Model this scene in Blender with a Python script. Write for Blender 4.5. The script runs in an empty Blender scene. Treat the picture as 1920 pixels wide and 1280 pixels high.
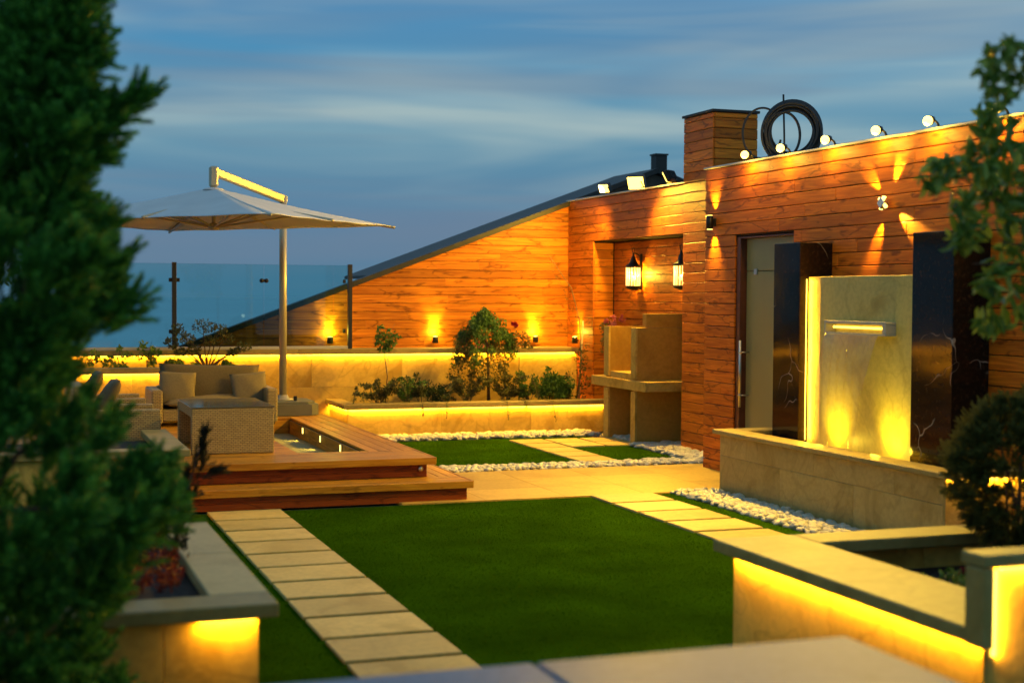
import bpy, math, random
import numpy as np
from mathutils import Vector, Matrix

random.seed(7); rng = np.random.default_rng(7)
S = bpy.context.scene
COL = S.collection
R = math.radians
PI = math.pi

# ------------------------------------------------------------------ camera
cam_d = bpy.data.cameras.new('camera'); cam = bpy.data.objects.new('camera', cam_d); COL.objects.link(cam)
S.camera = cam
cam_d.sensor_width = 36.0; cam_d.lens = 36.0 * 2690 / 1920
cam_d.clip_start = 0.05; cam_d.clip_end = 60000
yaw = math.atan(955 / 2690); pitch = R(1.85); roll = R(0.355)
f = Vector((math.sin(yaw) * math.cos(pitch), math.cos(yaw) * math.cos(pitch), -math.sin(pitch)))
r0 = Vector((math.cos(yaw), -math.sin(yaw), 0)); u0 = r0.cross(f)
rr = r0 * math.cos(roll) + u0 * math.sin(roll); uu = rr.cross(f)
cam.matrix_world = Matrix(((rr.x, uu.x, -f.x, 0), (rr.y, uu.y, -f.y, 0), (rr.z, uu.z, -f.z, 1.85), (0, 0, 0, 1)))
cam_d.dof.use_dof = True; cam_d.dof.focus_distance = 14.5; cam_d.dof.aperture_fstop = 1.6

# ------------------------------------------------------------------ world: dusk sky with thin streaked cloud
W = bpy.data.worlds.new('World'); S.world = W; W.use_nodes = True
nt = W.node_tree; nt.nodes.clear()
def N(t, ty, **kw):
    n = t.nodes.new(ty)
    for k, v in kw.items(): setattr(n, k, v)
    return n
def ramp(t, fac, stops, interp='LINEAR'):
    n = N(t, 'ShaderNodeValToRGB'); n.color_ramp.interpolation = interp
    e = n.color_ramp.elements
    while len(e) < len(stops): e.new(0.5)
    for i, (p, c) in enumerate(stops):
        e[i].position = p; e[i].color = (c[0], c[1], c[2], 1) if len(c) == 3 else c
    t.links.new(fac, n.inputs[0]); return n.outputs[0]
def mixc(t, fac, a, b, mode='MIX'):
    n = N(t, 'ShaderNodeMix', data_type='RGBA', blend_type=mode)
    for s, v in ((0, fac), (6, a), (7, b)):
        if hasattr(v, 'is_linked'): t.links.new(v, n.inputs[s])
        elif s == 0: n.inputs[0].default_value = v
        else: n.inputs[s].default_value = (v[0], v[1], v[2], 1)
    return n.outputs[2]
def mth(t, op, a, b=None, c=None):
    n = N(t, 'ShaderNodeMath', operation=op)
    for i, v in enumerate((a, b, c)):
        if v is None: continue
        if hasattr(v, 'is_linked'): t.links.new(v, n.inputs[i])
        else: n.inputs[i].default_value = v
    return n.outputs[0]
tc = N(nt, 'ShaderNodeTexCoord'); sx = N(nt, 'ShaderNodeSeparateXYZ'); nt.links.new(tc.outputs['Generated'], sx.inputs[0])
base = ramp(nt, sx.outputs[2], [(0.0, (.075, .185, .290)), (.05, (.105, .200, .310)), (.11, (.090, .250, .370)),
                                (.20, (.045, .250, .480)), (.45, (.10, .29, .52)), (1.0, (.16, .35, .60))])
def sky_noise(rot, scale, detail, lo, hi, dist=0.6):
    mp = N(nt, 'ShaderNodeMapping'); mp.inputs['Rotation'].default_value = rot; mp.inputs['Scale'].default_value = scale
    nt.links.new(tc.outputs['Generated'], mp.inputs[0])
    nz = N(nt, 'ShaderNodeTexNoise'); nz.inputs['Scale'].default_value = 1.0; nz.inputs['Detail'].default_value = detail
    nz.inputs['Roughness'].default_value = .5; nz.inputs['Distortion'].default_value = dist
    nt.links.new(mp.outputs[0], nz.inputs[0])
    mr = N(nt, 'ShaderNodeMapRange', interpolation_type='SMOOTHSTEP'); mr.inputs[1].default_value = lo; mr.inputs[2].default_value = hi
    nt.links.new(nz.outputs[0], mr.inputs[0]); return mr.outputs[0]
c1 = sky_noise((R(-10), R(-14), 0), (2.2, 2.2, 17), 3, .40, .70)
c2 = sky_noise((R(-5), R(8), 0), (3.2, 3.2, 40), 3, .45, .72)
lowm = N(nt, 'ShaderNodeMapRange', interpolation_type='SMOOTHSTEP'); lowm.inputs[1].default_value = .035; lowm.inputs[2].default_value = .12
nt.links.new(sx.outputs[2], lowm.inputs[0])
fac = mth(nt, 'MULTIPLY', mth(nt, 'ADD', mth(nt, 'MULTIPLY', c1, .66), mth(nt, 'MULTIPLY', c2, .25)), lowm.outputs[0])
skyc = mixc(nt, fac, base, (.38, .48, .47))
# thin purple-grey cloud low over the horizon
c3 = sky_noise((0, R(3), 0), (1.6, 1.6, 26), 3, .45, .65)
skyc = mixc(nt, mth(nt, 'MULTIPLY', c3, .35), skyc, (.17, .205, .275))
bg = N(nt, 'ShaderNodeBackground'); bg.inputs[1].default_value = 1.1; nt.links.new(skyc, bg.inputs[0])
wo = N(nt, 'ShaderNodeOutputWorld'); nt.links.new(bg.outputs[0], wo.inputs[0])

# ------------------------------------------------------------------ exposure / render
S.render.engine = 'CYCLES'
S.view_settings.view_transform = 'Standard'; S.view_settings.look = 'None'
S.view_settings.exposure = 0.0; S.view_settings.gamma = 1.0
S.cycles.max_bounces = 6; S.cycles.sample_clamp_indirect = 4.0

# ------------------------------------------------------------------ materials
MATS = {}
def mat(name):
    m = bpy.data.materials.new(name); m.use_nodes = True; t = m.node_tree
    b = t.nodes['Principled BSDF']; MATS[name] = m; return m, t, b
def plain(name, col, rough=.5, metal=0.0, emit=None, es=0.0, noise=0.0, nscale=8):
    m, t, b = mat(name); b.inputs['Roughness'].default_value = rough; b.inputs['Metallic'].default_value = metal
    b.inputs['Base Color'].default_value = (*col, 1)
    if noise:
        nz = N(t, 'ShaderNodeTexNoise'); tcx = N(t, 'ShaderNodeTexCoord'); nz.inputs['Scale'].default_value = nscale; nz.inputs['Detail'].default_value = 5
        t.links.new(tcx.outputs['Object'], nz.inputs[0])
        o = ramp(t, nz.outputs[0], [(.3, tuple(c * (1 - noise) for c in col)), (.7, tuple(min(1, c * (1 + noise)) for c in col))])
        t.links.new(o, b.inputs['Base Color'])
        bp = N(t, 'ShaderNodeBump'); bp.inputs['Strength'].default_value = .15; bp.inputs['Distance'].default_value = .01
        t.links.new(nz.outputs[0], bp.inputs['Height']); t.links.new(bp.outputs[0], b.inputs['Normal'])
    if emit:
        b.inputs['Emission Color'].default_value = (*emit, 1); b.inputs['Emission Strength'].default_value = es
    return m
def wood(name, axis, light, dark, rough=.45, knots=1.0, gloss_coat=0.0):
    """timber boards whose grain runs along axis 0 (x) or 1 (y) or 2 (z)"""
    m, t, b = mat(name)
    tcx = N(t, 'ShaderNodeTexCoord'); oi = N(t, 'ShaderNodeObjectInfo')
    add = N(t, 'ShaderNodeVectorMath', operation='ADD'); t.links.new(tcx.outputs['Object'], add.inputs[0])
    cx = N(t, 'ShaderNodeCombineXYZ')
    for i in range(3): t.links.new(mth(t, 'MULTIPLY', oi.outputs['Random'], 37.0 + 11 * i), cx.inputs[i])
    t.links.new(cx.outputs[0], add.inputs[1])
    sc = [26, 26, 26]; sc[axis] = 1.6
    mp = N(t, 'ShaderNodeMapping'); mp.inputs['Scale'].default_value = sc; t.links.new(add.outputs[0], mp.inputs[0])
    nz = N(t, 'ShaderNodeTexNoise'); nz.inputs['Scale'].default_value = 1; nz.inputs['Detail'].default_value = 6; nz.inputs['Distortion'].default_value = 1.6
    t.links.new(mp.outputs[0], nz.inputs[0])
    c = ramp(t, nz.outputs[0], [(.28, dark), (.5, tuple((a + d) / 2 for a, d in zip(light, dark))), (.68, light)])
    # knots and slanting resin streaks
    sc2 = [9, 9, 9]; sc2[axis] = 2.6
    mp2 = N(t, 'ShaderNodeMapping'); mp2.inputs['Scale'].default_value = sc2; mp2.inputs['Rotation'].default_value = (0, R(8), 0)
    t.links.new(add.outputs[0], mp2.inputs[0])
    n2 = N(t, 'ShaderNodeTexNoise'); n2.inputs['Scale'].default_value = 1.7; n2.inputs['Detail'].default_value = 2
    t.links.new(mp2.outputs[0], n2.inputs[0])
    va = N(t, 'ShaderNodeVectorMath', operation='MULTIPLY_ADD'); t.links.new(n2.outputs[1], va.inputs[0]); va.inputs[1].default_value = (.9, .9, .9)
    t.links.new(mp2.outputs[0], va.inputs[2])
    vo = N(t, 'ShaderNodeTexVoronoi', feature='F1'); vo.inputs['Scale'].default_value = .85; t.links.new(va.outputs[0], vo.inputs[0])
    k = ramp(t, vo.outputs['Distance'], [(.07, (1, 1, 1)), (.20, (0, 0, 0))])
    ve = N(t, 'ShaderNodeTexVoronoi', feature='DISTANCE_TO_EDGE'); ve.inputs['Scale'].default_value = .55
    t.links.new(va.outputs[0], ve.inputs[0])
    k2 = ramp(t, ve.outputs['Distance'], [(.0, (1, 1, 1)), (.05, (0, 0, 0))])
    n3 = N(t, 'ShaderNodeTexNoise'); n3.inputs['Scale'].default_value = 1.1; t.links.new(mp2.outputs[0], n3.inputs[0])
    k2 = mth(t, 'MULTIPLY', k2, ramp(t, n3.outputs[0], [(.46, (0, 0, 0)), (.54, (1, 1, 1))]))
    kk = mth(t, 'MULTIPLY', mth(t, 'MAXIMUM', k, k2), .72 * knots)
    c = mixc(t, kk, c, tuple(d * .28 for d in dark))
    br = N(t, 'ShaderNodeMapRange'); br.inputs[3].default_value = .74; br.inputs[4].default_value = 1.22
    t.links.new(oi.outputs['Random'], br.inputs[0])
    hs = N(t, 'ShaderNodeHueSaturation'); t.links.new(c, hs.inputs['Color']); t.links.new(br.outputs[0], hs.inputs['Value'])
    t.links.new(hs.outputs[0], b.inputs['Base Color'])
    b.inputs['Roughness'].default_value = rough; b.inputs['Coat Weight'].default_value = gloss_coat; b.inputs['Specular IOR Level'].default_value = .2
    bp = N(t, 'ShaderNodeBump'); bp.inputs['Strength'].default_value = .45; bp.inputs['Distance'].default_value = .004
    t.links.new(nz.outputs[0], bp.inputs['Height']); t.links.new(bp.outputs[0], b.inputs['Normal'])
    return m
def stone(name, col, dark, rough=.5, scale=1.0, vein=.5, coat=0.0):
    m, t, b = mat(name)
    tcx = N(t, 'ShaderNodeTexCoord'); oi = N(t, 'ShaderNodeObjectInfo')
    add = N(t, 'ShaderNodeVectorMath', operation='ADD'); t.links.new(tcx.outputs['Object'], add.inputs[0])
    cx = N(t, 'ShaderNodeCombineXYZ')
    for i in range(3): t.links.new(mth(t, 'MULTIPLY', oi.outputs['Random'], 31.0 + 17 * i), cx.inputs[i])
    t.links.new(cx.outputs[0], add.inputs[1])
    n1 = N(t, 'ShaderNodeTexNoise'); n1.inputs['Scale'].default_value = 1.7 * scale; n1.inputs['Detail'].default_value = 7; n1.inputs['Roughness'].default_value = .62; n1.inputs['Distortion'].default_value = .9
    t.links.new(add.outputs[0], n1.inputs[0])
    n2 = N(t, 'ShaderNodeTexNoise'); n2.inputs['Scale'].default_value = 26 * scale; n2.inputs['Detail'].default_value = 4; t.links.new(add.outputs[0], n2.inputs[0])
    c = ramp(t, n1.outputs[0], [(.34, dark), (.47, tuple(a * .85 + d * .15 for a, d in zip(col, dark))), (.62, col)])
    c = mixc(t, mth(t, 'MULTIPLY', ramp(t, n2.outputs[0], [(.42, (1, 1, 1)), (.56, (0, 0, 0))]), .28), c, tuple(x * .62 for x in col))
    n3 = N(t, 'ShaderNodeTexNoise'); n3.inputs['Scale'].default_value = .9 * scale; n3.inputs['Detail'].default_value = 8; n3.inputs['Distortion'].default_value = 2.4
    t.links.new(add.outputs[0], n3.inputs[0])
    ab = mth(t, 'ABSOLUTE', mth(t, 'SUBTRACT', n3.outputs[0], .5))
    c = mixc(t, mth(t, 'MULTIPLY', ramp(t, ab, [(.0, (1, 1, 1)), (.03, (0, 0, 0))]), vein), c, tuple(x * .55 for x in dark))
    br = N(t, 'ShaderNodeMapRange'); br.inputs[3].default_value = .80; br.inputs[4].default_value = 1.1
    t.links.new(oi.outputs['Random'], br.inputs[0])
    hs = N(t, 'ShaderNodeHueSaturation'); t.links.new(c, hs.inputs['Color']); t.links.new(br.outputs[0], hs.inputs['Value'])
    t.links.new(hs.outputs[0], b.inputs['Base Color'])
    b.inputs['Roughness'].default_value = rough; b.inputs['Coat Weight'].default_value = coat; b.inputs['Specular IOR Level'].default_value = .22
    bp = N(t, 'ShaderNodeBump'); bp.inputs['Strength'].default_value = .25; bp.inputs['Distance'].default_value = .004
    t.links.new(n2.outputs[0], bp.inputs['Height']); t.links.new(bp.outputs[0], b.inputs['Normal'])
    return m
def leaf(name, cols, rough=.45, trans=.25, spec=.3):
    m, t, b = mat(name); g = N(t, 'ShaderNodeNewGeometry')
    n = len(cols); c = ramp(t, g.outputs['Random Per Island'], [(i / max(1, n - 1), cc) for i, cc in enumerate(cols)])
    t.links.new(c, b.inputs['Base Color']); b.inputs['Roughness'].default_value = rough; b.inputs['Specular IOR Level'].default_value = spec
    tr = N(t, 'ShaderNodeBsdfTranslucent'); t.links.new(c, tr.inputs[0])
    mx = N(t, 'ShaderNodeMixShader'); mx.inputs[0].default_value = trans
    t.links.new(b.outputs[0], mx.inputs[1]); t.links.new(tr.outputs[0], mx.inputs[2])
    t.links.new(mx.outputs[0], t.nodes['Material Output'].inputs[0]); return m

WX = wood('cladding_x', 0, (.68, .225, .012), (.38, .095, .005), .5)
WY = wood('cladding_y', 1, (.68, .19, .009), (.40, .085, .004), .5)
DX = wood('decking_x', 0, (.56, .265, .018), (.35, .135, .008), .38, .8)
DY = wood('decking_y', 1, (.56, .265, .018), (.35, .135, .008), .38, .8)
RISER = wood('riser_shaded_x', 0, (.30, .065, .007), (.18, .032, .004), .42, .8)  # decking wood darkened and reddened: the front risers' shade is in the colour
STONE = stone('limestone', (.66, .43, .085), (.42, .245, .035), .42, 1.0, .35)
STONE_DK = stone('limestone_dark', (.52, .29, .045), (.40, .21, .03), .4, .9, .12)  # limestone in a darker, more orange tone
COPE = stone('coping_stone', (.36, .265, .08), (.26, .185, .045), .45, .8, .2)
RIMST = stone('beige_rim_stone', (.50, .38, .15), (.40, .29, .10), .5, 1.2, .25)
GREYSTONE = stone('grey_coping_stone', (.13, .18, .25), (.08, .115, .17), .5, 1.2, .2)
PAVE = stone('paving_stone', (.62, .44, .12), (.47, .32, .07), .5, 1.0, .12)
STONE2 = stone('basin_limestone', (.42, .31, .10), (.29, .20, .05), .42, 1.0, .3)
WALKM = stone('walkway_stone', (.55, .35, .065), (.44, .26, .04), .5, 1.0, .12)
PEB = plain('pebble', (.46, .42, .30), .45, noise=.25, nscale=14)
def black_marble():
    m, t, b = mat('black_marble'); tcx = N(t, 'ShaderNodeTexCoord')
    nz = N(t, 'ShaderNodeTexNoise'); nz.inputs['Scale'].default_value = 1.6; nz.inputs['Detail'].default_value = 3; t.links.new(tcx.outputs['Object'], nz.inputs[0])
    va = N(t, 'ShaderNodeVectorMath', operation='MULTIPLY_ADD'); t.links.new(nz.outputs[1], va.inputs[0]); va.inputs[1].default_value = (.8, .8, .8); t.links.new(tcx.outputs['Object'], va.inputs[2])
    ve = N(t, 'ShaderNodeTexVoronoi', feature='DISTANCE_TO_EDGE'); ve.inputs['Scale'].default_value = 1.7; t.links.new(va.outputs[0], ve.inputs[0])
    k = ramp(t, ve.outputs['Distance'], [(0, (1, 1, 1)), (.009, (0, 0, 0))])
    n2 = N(t, 'ShaderNodeTexNoise'); n2.inputs['Scale'].default_value = 2.3; t.links.new(tcx.outputs['Object'], n2.inputs[0])
    k = mth(t, 'MULTIPLY', k, ramp(t, n2.outputs[0], [(.5, (0, 0, 0)), (.6, (.7, .7, .7))]))
    n3 = N(t, 'ShaderNodeTexNoise'); n3.inputs['Scale'].default_value = 30; n3.inputs['Detail'].default_value = 5; t.links.new(tcx.outputs['Object'], n3.inputs[0])
    c0 = ramp(t, n3.outputs[0], [(.45, (.010, .007, .005)), (.62, (.018, .011, .007)), (.74, (.045, .026, .015))])
    t.links.new(mixc(t, k, c0, (.45, .38, .30)), b.inputs['Base Color']); b.inputs['Roughness'].default_value = .09; b.inputs['Specular IOR Level'].default_value = .2
    return m
MARBLE = black_marble()
METAL_DK = plain('dark_metal', (.025, .022, .02), .4, .6)
BLACKP = plain('black_powder_coat', (.012, .012, .013), .45)
STEEL = plain('brushed_steel', (.62, .58, .50), .28, 1.0)
ALU = plain('anodised_aluminium', (.42, .37, .25), .42, .45)
ROOFM = plain('roof_sheet', (.018, .016, .012), .6, noise=.3, nscale=3)
FABRIC = plain('canopy_canvas', (.56, .55, .52), .85, noise=.06, nscale=3)
CUSH = plain('taupe_fabric', (.20, .15, .065), .9, noise=.12, nscale=60)
CUSH2 = plain('brown_fabric', (.13, .095, .04), .9, noise=.12, nscale=60)
BOXM = plain('grey_resin', (.12, .12, .085), .55, noise=.1)
SOIL = plain('soil', (.035, .022, .013), .95, noise=.5, nscale=30)
DOORM = plain('door_paint', (.24, .23, .08), .38, noise=.05, nscale=2)
FRAMEM = plain('door_frame_wood', (.10, .03, .012), .4, noise=.3)
BARK = plain('bark', (.10, .06, .035), .85, noise=.4, nscale=25)
STEM = plain('green_stem', (.13, .12, .05), .7, noise=.3, nscale=25)
CANE = plain('bamboo_cane', (.55, .40, .20), .5)
HOSE = plain('black_rubber', (.015, .015, .016), .5)
GLASSTOP = plain('table_glass', (.12, .10, .05), .08)
PLAIN = plain('hazed_plain', (.33, .47, .50), .8, noise=.06, nscale=.002)  # blue base colour stands in for haze, close to the low sky
TURFB = plain('turf_backing', (.024, .064, .0012), 1.0, noise=.30, nscale=1.6)
MATS['turf_backing'].node_tree.nodes['Principled BSDF'].inputs['Specular IOR Level'].default_value = 0
ROOFFL = plain('roof_screed', (.22, .20, .17), .8, noise=.2)
LEDC = (1.0, .50, .025); WARM = (1.0, .66, .20); AMBER = (1.0, .55, .10)
LED = plain('led_tape', (.8, .8, .6), .5, emit=(1, .66, .06), es=4.0)
BULB = plain('lamp_glass', (.9, .9, .8), .4, emit=(1, .66, .085), es=4.6)
BULBS = plain('small_lamp_glass', (.9, .9, .8), .4, emit=(1, .70, .12), es=4)
LANTG = plain('lantern_glass', (.9, .85, .6), .25, emit=(1, .66, .16), es=2.2)
def glass(name, tint=(.74, .92, .92)):
    m, t, b = mat(name); t.nodes.remove(b)
    tr = N(t, 'ShaderNodeBsdfTransparent'); tr.inputs[0].default_value = (*tint, 1)
    gl = N(t, 'ShaderNodeBsdfGlossy'); gl.inputs['Roughness'].default_value = .01
    fr = N(t, 'ShaderNodeFresnel'); fr.inputs[0].default_value = 1.5
    mx = N(t, 'ShaderNodeMixShader'); t.links.new(mth(t, 'MULTIPLY', fr.outputs[0], 1.0), mx.inputs[0])
    t.links.new(tr.outputs[0], mx.inputs[1]); t.links.new(gl.outputs[0], mx.inputs[2])
    t.links.new(mx.outputs[0], t.nodes['Material Output'].inputs[0]); return m
GLASS = glass('rail_glass')
def water_mat(name, film):
    m, t, b = mat(name); tcx = N(t, 'ShaderNodeTexCoord')
    mp = N(t, 'ShaderNodeMapping'); mp.inputs['Scale'].default_value = (1, 60, 3) if film else (12, 12, 12); t.links.new(tcx.outputs['Object'], mp.inputs[0])
    nz = N(t, 'ShaderNodeTexNoise'); nz.inputs['Scale'].default_value = 1.0; nz.inputs['Detail'].default_value = 3; t.links.new(mp.outputs[0], nz.inputs[0])
    bp = N(t, 'ShaderNodeBump'); bp.inputs['Strength'].default_value = .4; bp.inputs['Distance'].default_value = .02
    t.links.new(nz.outputs[0], bp.inputs['Height'])
    tr = N(t, 'ShaderNodeBsdfTransparent'); tr.inputs[0].default_value = (.90, .88, .78, 1) if film else (.75, .75, .6, 1)
    gl = N(t, 'ShaderNodeBsdfGlossy'); gl.inputs['Roughness'].default_value = .08; t.links.new(bp.outputs[0], gl.inputs['Normal'])
    fr = N(t, 'ShaderNodeFresnel'); fr.inputs[0].default_value = 1.33; t.links.new(bp.outputs[0], fr.inputs['Normal'])
    mx = N(t, 'ShaderNodeMixShader'); t.links.new(mth(t, 'ADD', fr.outputs[0], .05 if film else .02), mx.inputs[0])
    t.links.new(tr.outputs[0], mx.inputs[1]); t.links.new(gl.outputs[0], mx.inputs[2])
    t.links.new(mx.outputs[0], t.nodes['Material Output'].inputs[0]); return m
WATER = water_mat('pool_water', False); FILM = water_mat('water_film', True)
def wicker(name):
    m, t, b = mat(name); tcx = N(t, 'ShaderNodeTexCoord'); sp = N(t, 'ShaderNodeSeparateXYZ'); t.links.new(tcx.outputs['Object'], sp.inputs[0])
    ax = mth(t, 'ADD', sp.outputs[0], sp.outputs[1]); cx = N(t, 'ShaderNodeCombineXYZ'); t.links.new(ax, cx.inputs[0]); t.links.new(sp.outputs[2], cx.inputs[1])
    bk = N(t, 'ShaderNodeTexBrick'); bk.inputs['Scale'].default_value = 1; bk.inputs['Brick Width'].default_value = .042; bk.inputs['Row Height'].default_value = .017
    bk.inputs['Mortar Size'].default_value = .0026; bk.inputs['Mortar Smooth'].default_value = .6; bk.offset = .5
    bk.inputs['Color1'].default_value = (.42, .31, .11, 1); bk.inputs['Color2'].default_value = (.33, .235, .08, 1); bk.inputs['Mortar'].default_value = (.11, .075, .03, 1)
    t.links.new(cx.outputs[0], bk.inputs[0]); t.links.new(bk.outputs[0], b.inputs['Base Color'])
    bp = N(t, 'ShaderNodeBump'); bp.invert = True; bp.inputs['Strength'].default_value = .8; bp.inputs['Distance'].default_value = .004
    t.links.new(bk.outputs[1], bp.inputs['Height']); t.links.new(bp.outputs[0], b.inputs['Normal']); b.inputs['Roughness'].default_value = .45
    return m
WICK = wicker('wicker')
L_CON = leaf('conifer_green', [(.010, .06, .010), (.04, .17, .02), (.10, .32, .03), (.20, .46, .05)], .6, .25)
L_LAU = leaf('laurel_green', [(.06, .13, .016), (.15, .24, .03), (.32, .40, .06)], .28, .35)
L_MIX = leaf('shrub_green', [(.03, .08, .015), (.07, .16, .025), (.12, .22, .04)], .45, .3)
L_DRY = leaf('olive_twig_leaf', [(.05, .055, .015), (.09, .10, .025), (.14, .13, .04)], .5, .3)
L_RED = leaf('russet_leaf', [(.12, .012, .006), (.28, .04, .010), (.40, .11, .02)], .5, .35)
L_YEL = leaf('lime_leaf', [(.05, .10, .015), (.12, .18, .02)], .45, .3)
F_RED = leaf('crimson_petal', [(.35, .01, .02), (.25, .005, .02)], .5, .2)
F_PNK = leaf('pink_petal', [(.65, .16, .16), (.75, .28, .24), (.55, .08, .10)], .5, .3)
BLADE = leaf('turf_blade', [(.018, .056, .0008), (.026, .070, .001), (.036, .088, .002)], 1.0, .5, .0)

# ------------------------------------------------------------------ mesh helpers
class MB:
    def __init__(s): s.v = []; s.f = []; s.sm = []
    def add(s, vs, fs, smooth=False):
        o = len(s.v); s.v += [tuple(v) for v in vs]; s.f += [tuple(o + i for i in q) for q in fs]; s.sm += [smooth] * len(fs); return s
    def box(s, x0, x1, y0, y1, z0, z1):
        return s.add([(x0,y0,z0),(x1,y0,z0),(x1,y1,z0),(x0,y1,z0),(x0,y0,z1),(x1,y0,z1),(x1,y1,z1),(x0,y1,z1)],
                     [(0,3,2,1),(4,5,6,7),(0,1,5,4),(1,2,6,5),(2,3,7,6),(3,0,4,7)])
    def cbox(s, x0, x1, y0, y1, z0, z1, c=.006, M=None):
        """box with chamfered edges"""
        c = min(c, (x1-x0)*.45, (y1-y0)*.45, (z1-z0)*.45)
        X = (x0, x1); Y = (y0, y1); Z = (z0, z1); vs = []; idx = {}
        for i in (0, 1):
            for j in (0, 1):
                for k in (0, 1):
                    sx_, sy_, sz_ = (1, -1)[i], (1, -1)[j], (1, -1)[k]
                    for a in range(3):
                        p = [X[i] + sx_*c, Y[j] + sy_*c, Z[k] + sz_*c]; p[a] = (X[i], Y[j], Z[k])[a]
                        idx[i, j, k, a] = len(vs); vs.append(tuple(p))
        fs = []
        for k in (0, 1):
            q = [idx[i, j, k, 2] for i, j in ((0,0),(1,0),(1,1),(0,1))]; fs.append(tuple(q if k else q[::-1]))
            q = [idx[i, k, j, 1] for i, j in ((0,0),(1,0),(1,1),(0,1))]; fs.append(tuple(q[::-1] if k else q))
            q = [idx[k, i, j, 0] for i, j in ((0,0),(1,0),(1,1),(0,1))]; fs.append(tuple(q if k else q[::-1]))
        for a in range(3):
            b_, c_ = [(1,2),(0,2),(0,1)][a]
            for p in (0, 1):
                for q in (0, 1):
                    def key(e, ax):
                        t_ = [0,0,0]; t_[a] = e; t_[b_] = p; t_[c_] = q; return idx[t_[0], t_[1], t_[2], ax]
                    q4 = (key(0, b_), key(1, b_), key(1, c_), key(0, c_)); fs.append(q4)
        for i in (0, 1):
            for j in (0, 1):
                for k in (0, 1): fs.append(tuple(idx[i, j, k, a] for a in range(3)))
        # orient outward
        ctr = Vector(((x0+x1)/2, (y0+y1)/2, (z0+z1)/2)); out = []
        for q in fs:
            P = [Vector(vs[i]) for i in q]; n = (P[1]-P[0]).cross(P[2]-P[0]); m_ = sum(P, Vector()) / len(P)
            out.append(q if n.dot(m_ - ctr) > 0 else q[::-1])
        if M is not None: vs = [tuple(M @ Vector(v)) for v in vs]
        return s.add(vs, out)
    def tube(s, pts, rad, n=10, cap=True):
        pts = [Vector(p) for p in pts]
        if not hasattr(rad, '__len__'): rad = [rad] * len(pts)
        t = (pts[1]-pts[0]).normalized(); up = Vector((0,0,1)) if abs(t.z) < .9 else Vector((1,0,0))
        a = t.cross(up).normalized(); vs = []
        for i, p in enumerate(pts):
            if i == 0: t = pts[1]-pts[0]
            elif i == len(pts)-1: t = pts[-1]-pts[-2]
            else: t = pts[i+1]-pts[i-1]
            t.normalize(); a = (a - t*a.dot(t)).normalized(); b = t.cross(a)
            for k in range(n):
                w = 2*PI*k/n; vs.append(p + (a*math.cos(w) + b*math.sin(w))*rad[i])
        fs = [(i*n+k, i*n+(k+1)%n, (i+1)*n+(k+1)%n, (i+1)*n+k) for i in range(len(pts)-1) for k in range(n)]
        if cap: fs += [tuple(range(n))[::-1], tuple((len(pts)-1)*n + k for k in range(n))]
        return s.add(vs, fs, True)
    def lathe(s, c, prof, n=20, axis='z'):
        vs = []; 
        for r_, h in prof:
            for k in range(n):
                w = 2*PI*k/n; p = (r_*math.cos(w), r_*math.sin(w), h)
                if axis == 'x': p = (p[2], p[0], p[1])
                if axis == 'y': p = (p[0], p[2], p[1])
                vs.append((c[0]+p[0], c[1]+p[1], c[2]+p[2]))
        m = len(prof); fs = [(i*n+k, i*n+(k+1)%n, (i+1)*n+(k+1)%n, (i+1)*n+k) for i in range(m-1) for k in range(n)]
        if prof[0][0] > 1e-5: fs.append(tuple(range(n))[::-1])
        if prof[-1][0] > 1e-5: fs.append(tuple((m-1)*n+k for k in range(n)))
        return s.add(vs, fs, True)
    def prism(s, poly, axis, a0, a1):
        """2D polygon extruded along axis (0:x -> poly is (y,z); 1:y -> poly is (x,z); 2:z -> poly is (x,y))"""
        def P(p, a): return {0:(a,p[0],p[1]), 1:(p[0],a,p[1]), 2:(p[0],p[1],a)}[axis]
        n = len(poly); vs = [P(p, a0) for p in poly] + [P(p, a1) for p in poly]
        return s.add(vs, [tuple(range(n)), tuple(range(n, 2*n))[::-1]] + [(i, i+n, (i+1)%n+n, (i+1)%n) for i in range(n)])
    def ball(s, c, r_, nu=12, nv=8, sc=(1,1,1)):
        prof = [(max(1e-6, r_*math.sin(PI*i/nv)), -r_*math.cos(PI*i/nv)) for i in range(nv+1)]
        o = len(s.v); s.lathe((0,0,0), prof, nu)
        for i in range(o, len(s.v)): v = s.v[i]; s.v[i] = (c[0]+v[0]*sc[0], c[1]+v[1]*sc[1], c[2]+v[2]*sc[2])
        return s
    def build(s, name, m, parent=None, label=None, cat=None, group=None, kind=None, fix=True):
        me = bpy.data.meshes.new(name); me.from_pydata(s.v, [], s.f); me.materials.append(m)
        me.polygons.foreach_set('use_smooth', s.sm)
        if fix and len(s.f) < 30000:
            import bmesh
            bm = bmesh.new(); bm.from_mesh(me); bmesh.ops.recalc_face_normals(bm, faces=bm.faces); bm.to_mesh(me); bm.free()
        o = bpy.data.objects.new(name, me); COL.objects.link(o)
        return tagit(o, parent, label, cat, group, kind)
def tagit(o, parent=None, label=None, cat=None, group=None, kind=None):
    if parent is not None:
        o.parent = parent
        if parent.type == 'EMPTY' or True:
            o.matrix_parent_inverse = world_of(parent).inverted()
    if label: o['label'] = label
    if cat: o['category'] = cat
    if group: o['group'] = group
    if kind: o['kind'] = kind
    return o
def world_of(o):
    M = Matrix.LocRotScale(o.location, o.rotation_euler, o.scale)
    return (world_of(o.parent) @ o.matrix_parent_inverse @ M) if o.parent else M
def thing(name, loc, label, cat, group=None, kind=None):
    o = bpy.data.objects.new(name, None); o.empty_display_size = .1; COL.objects.link(o); o.location = loc
    return tagit(o, None, label, cat, group, kind)
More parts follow.
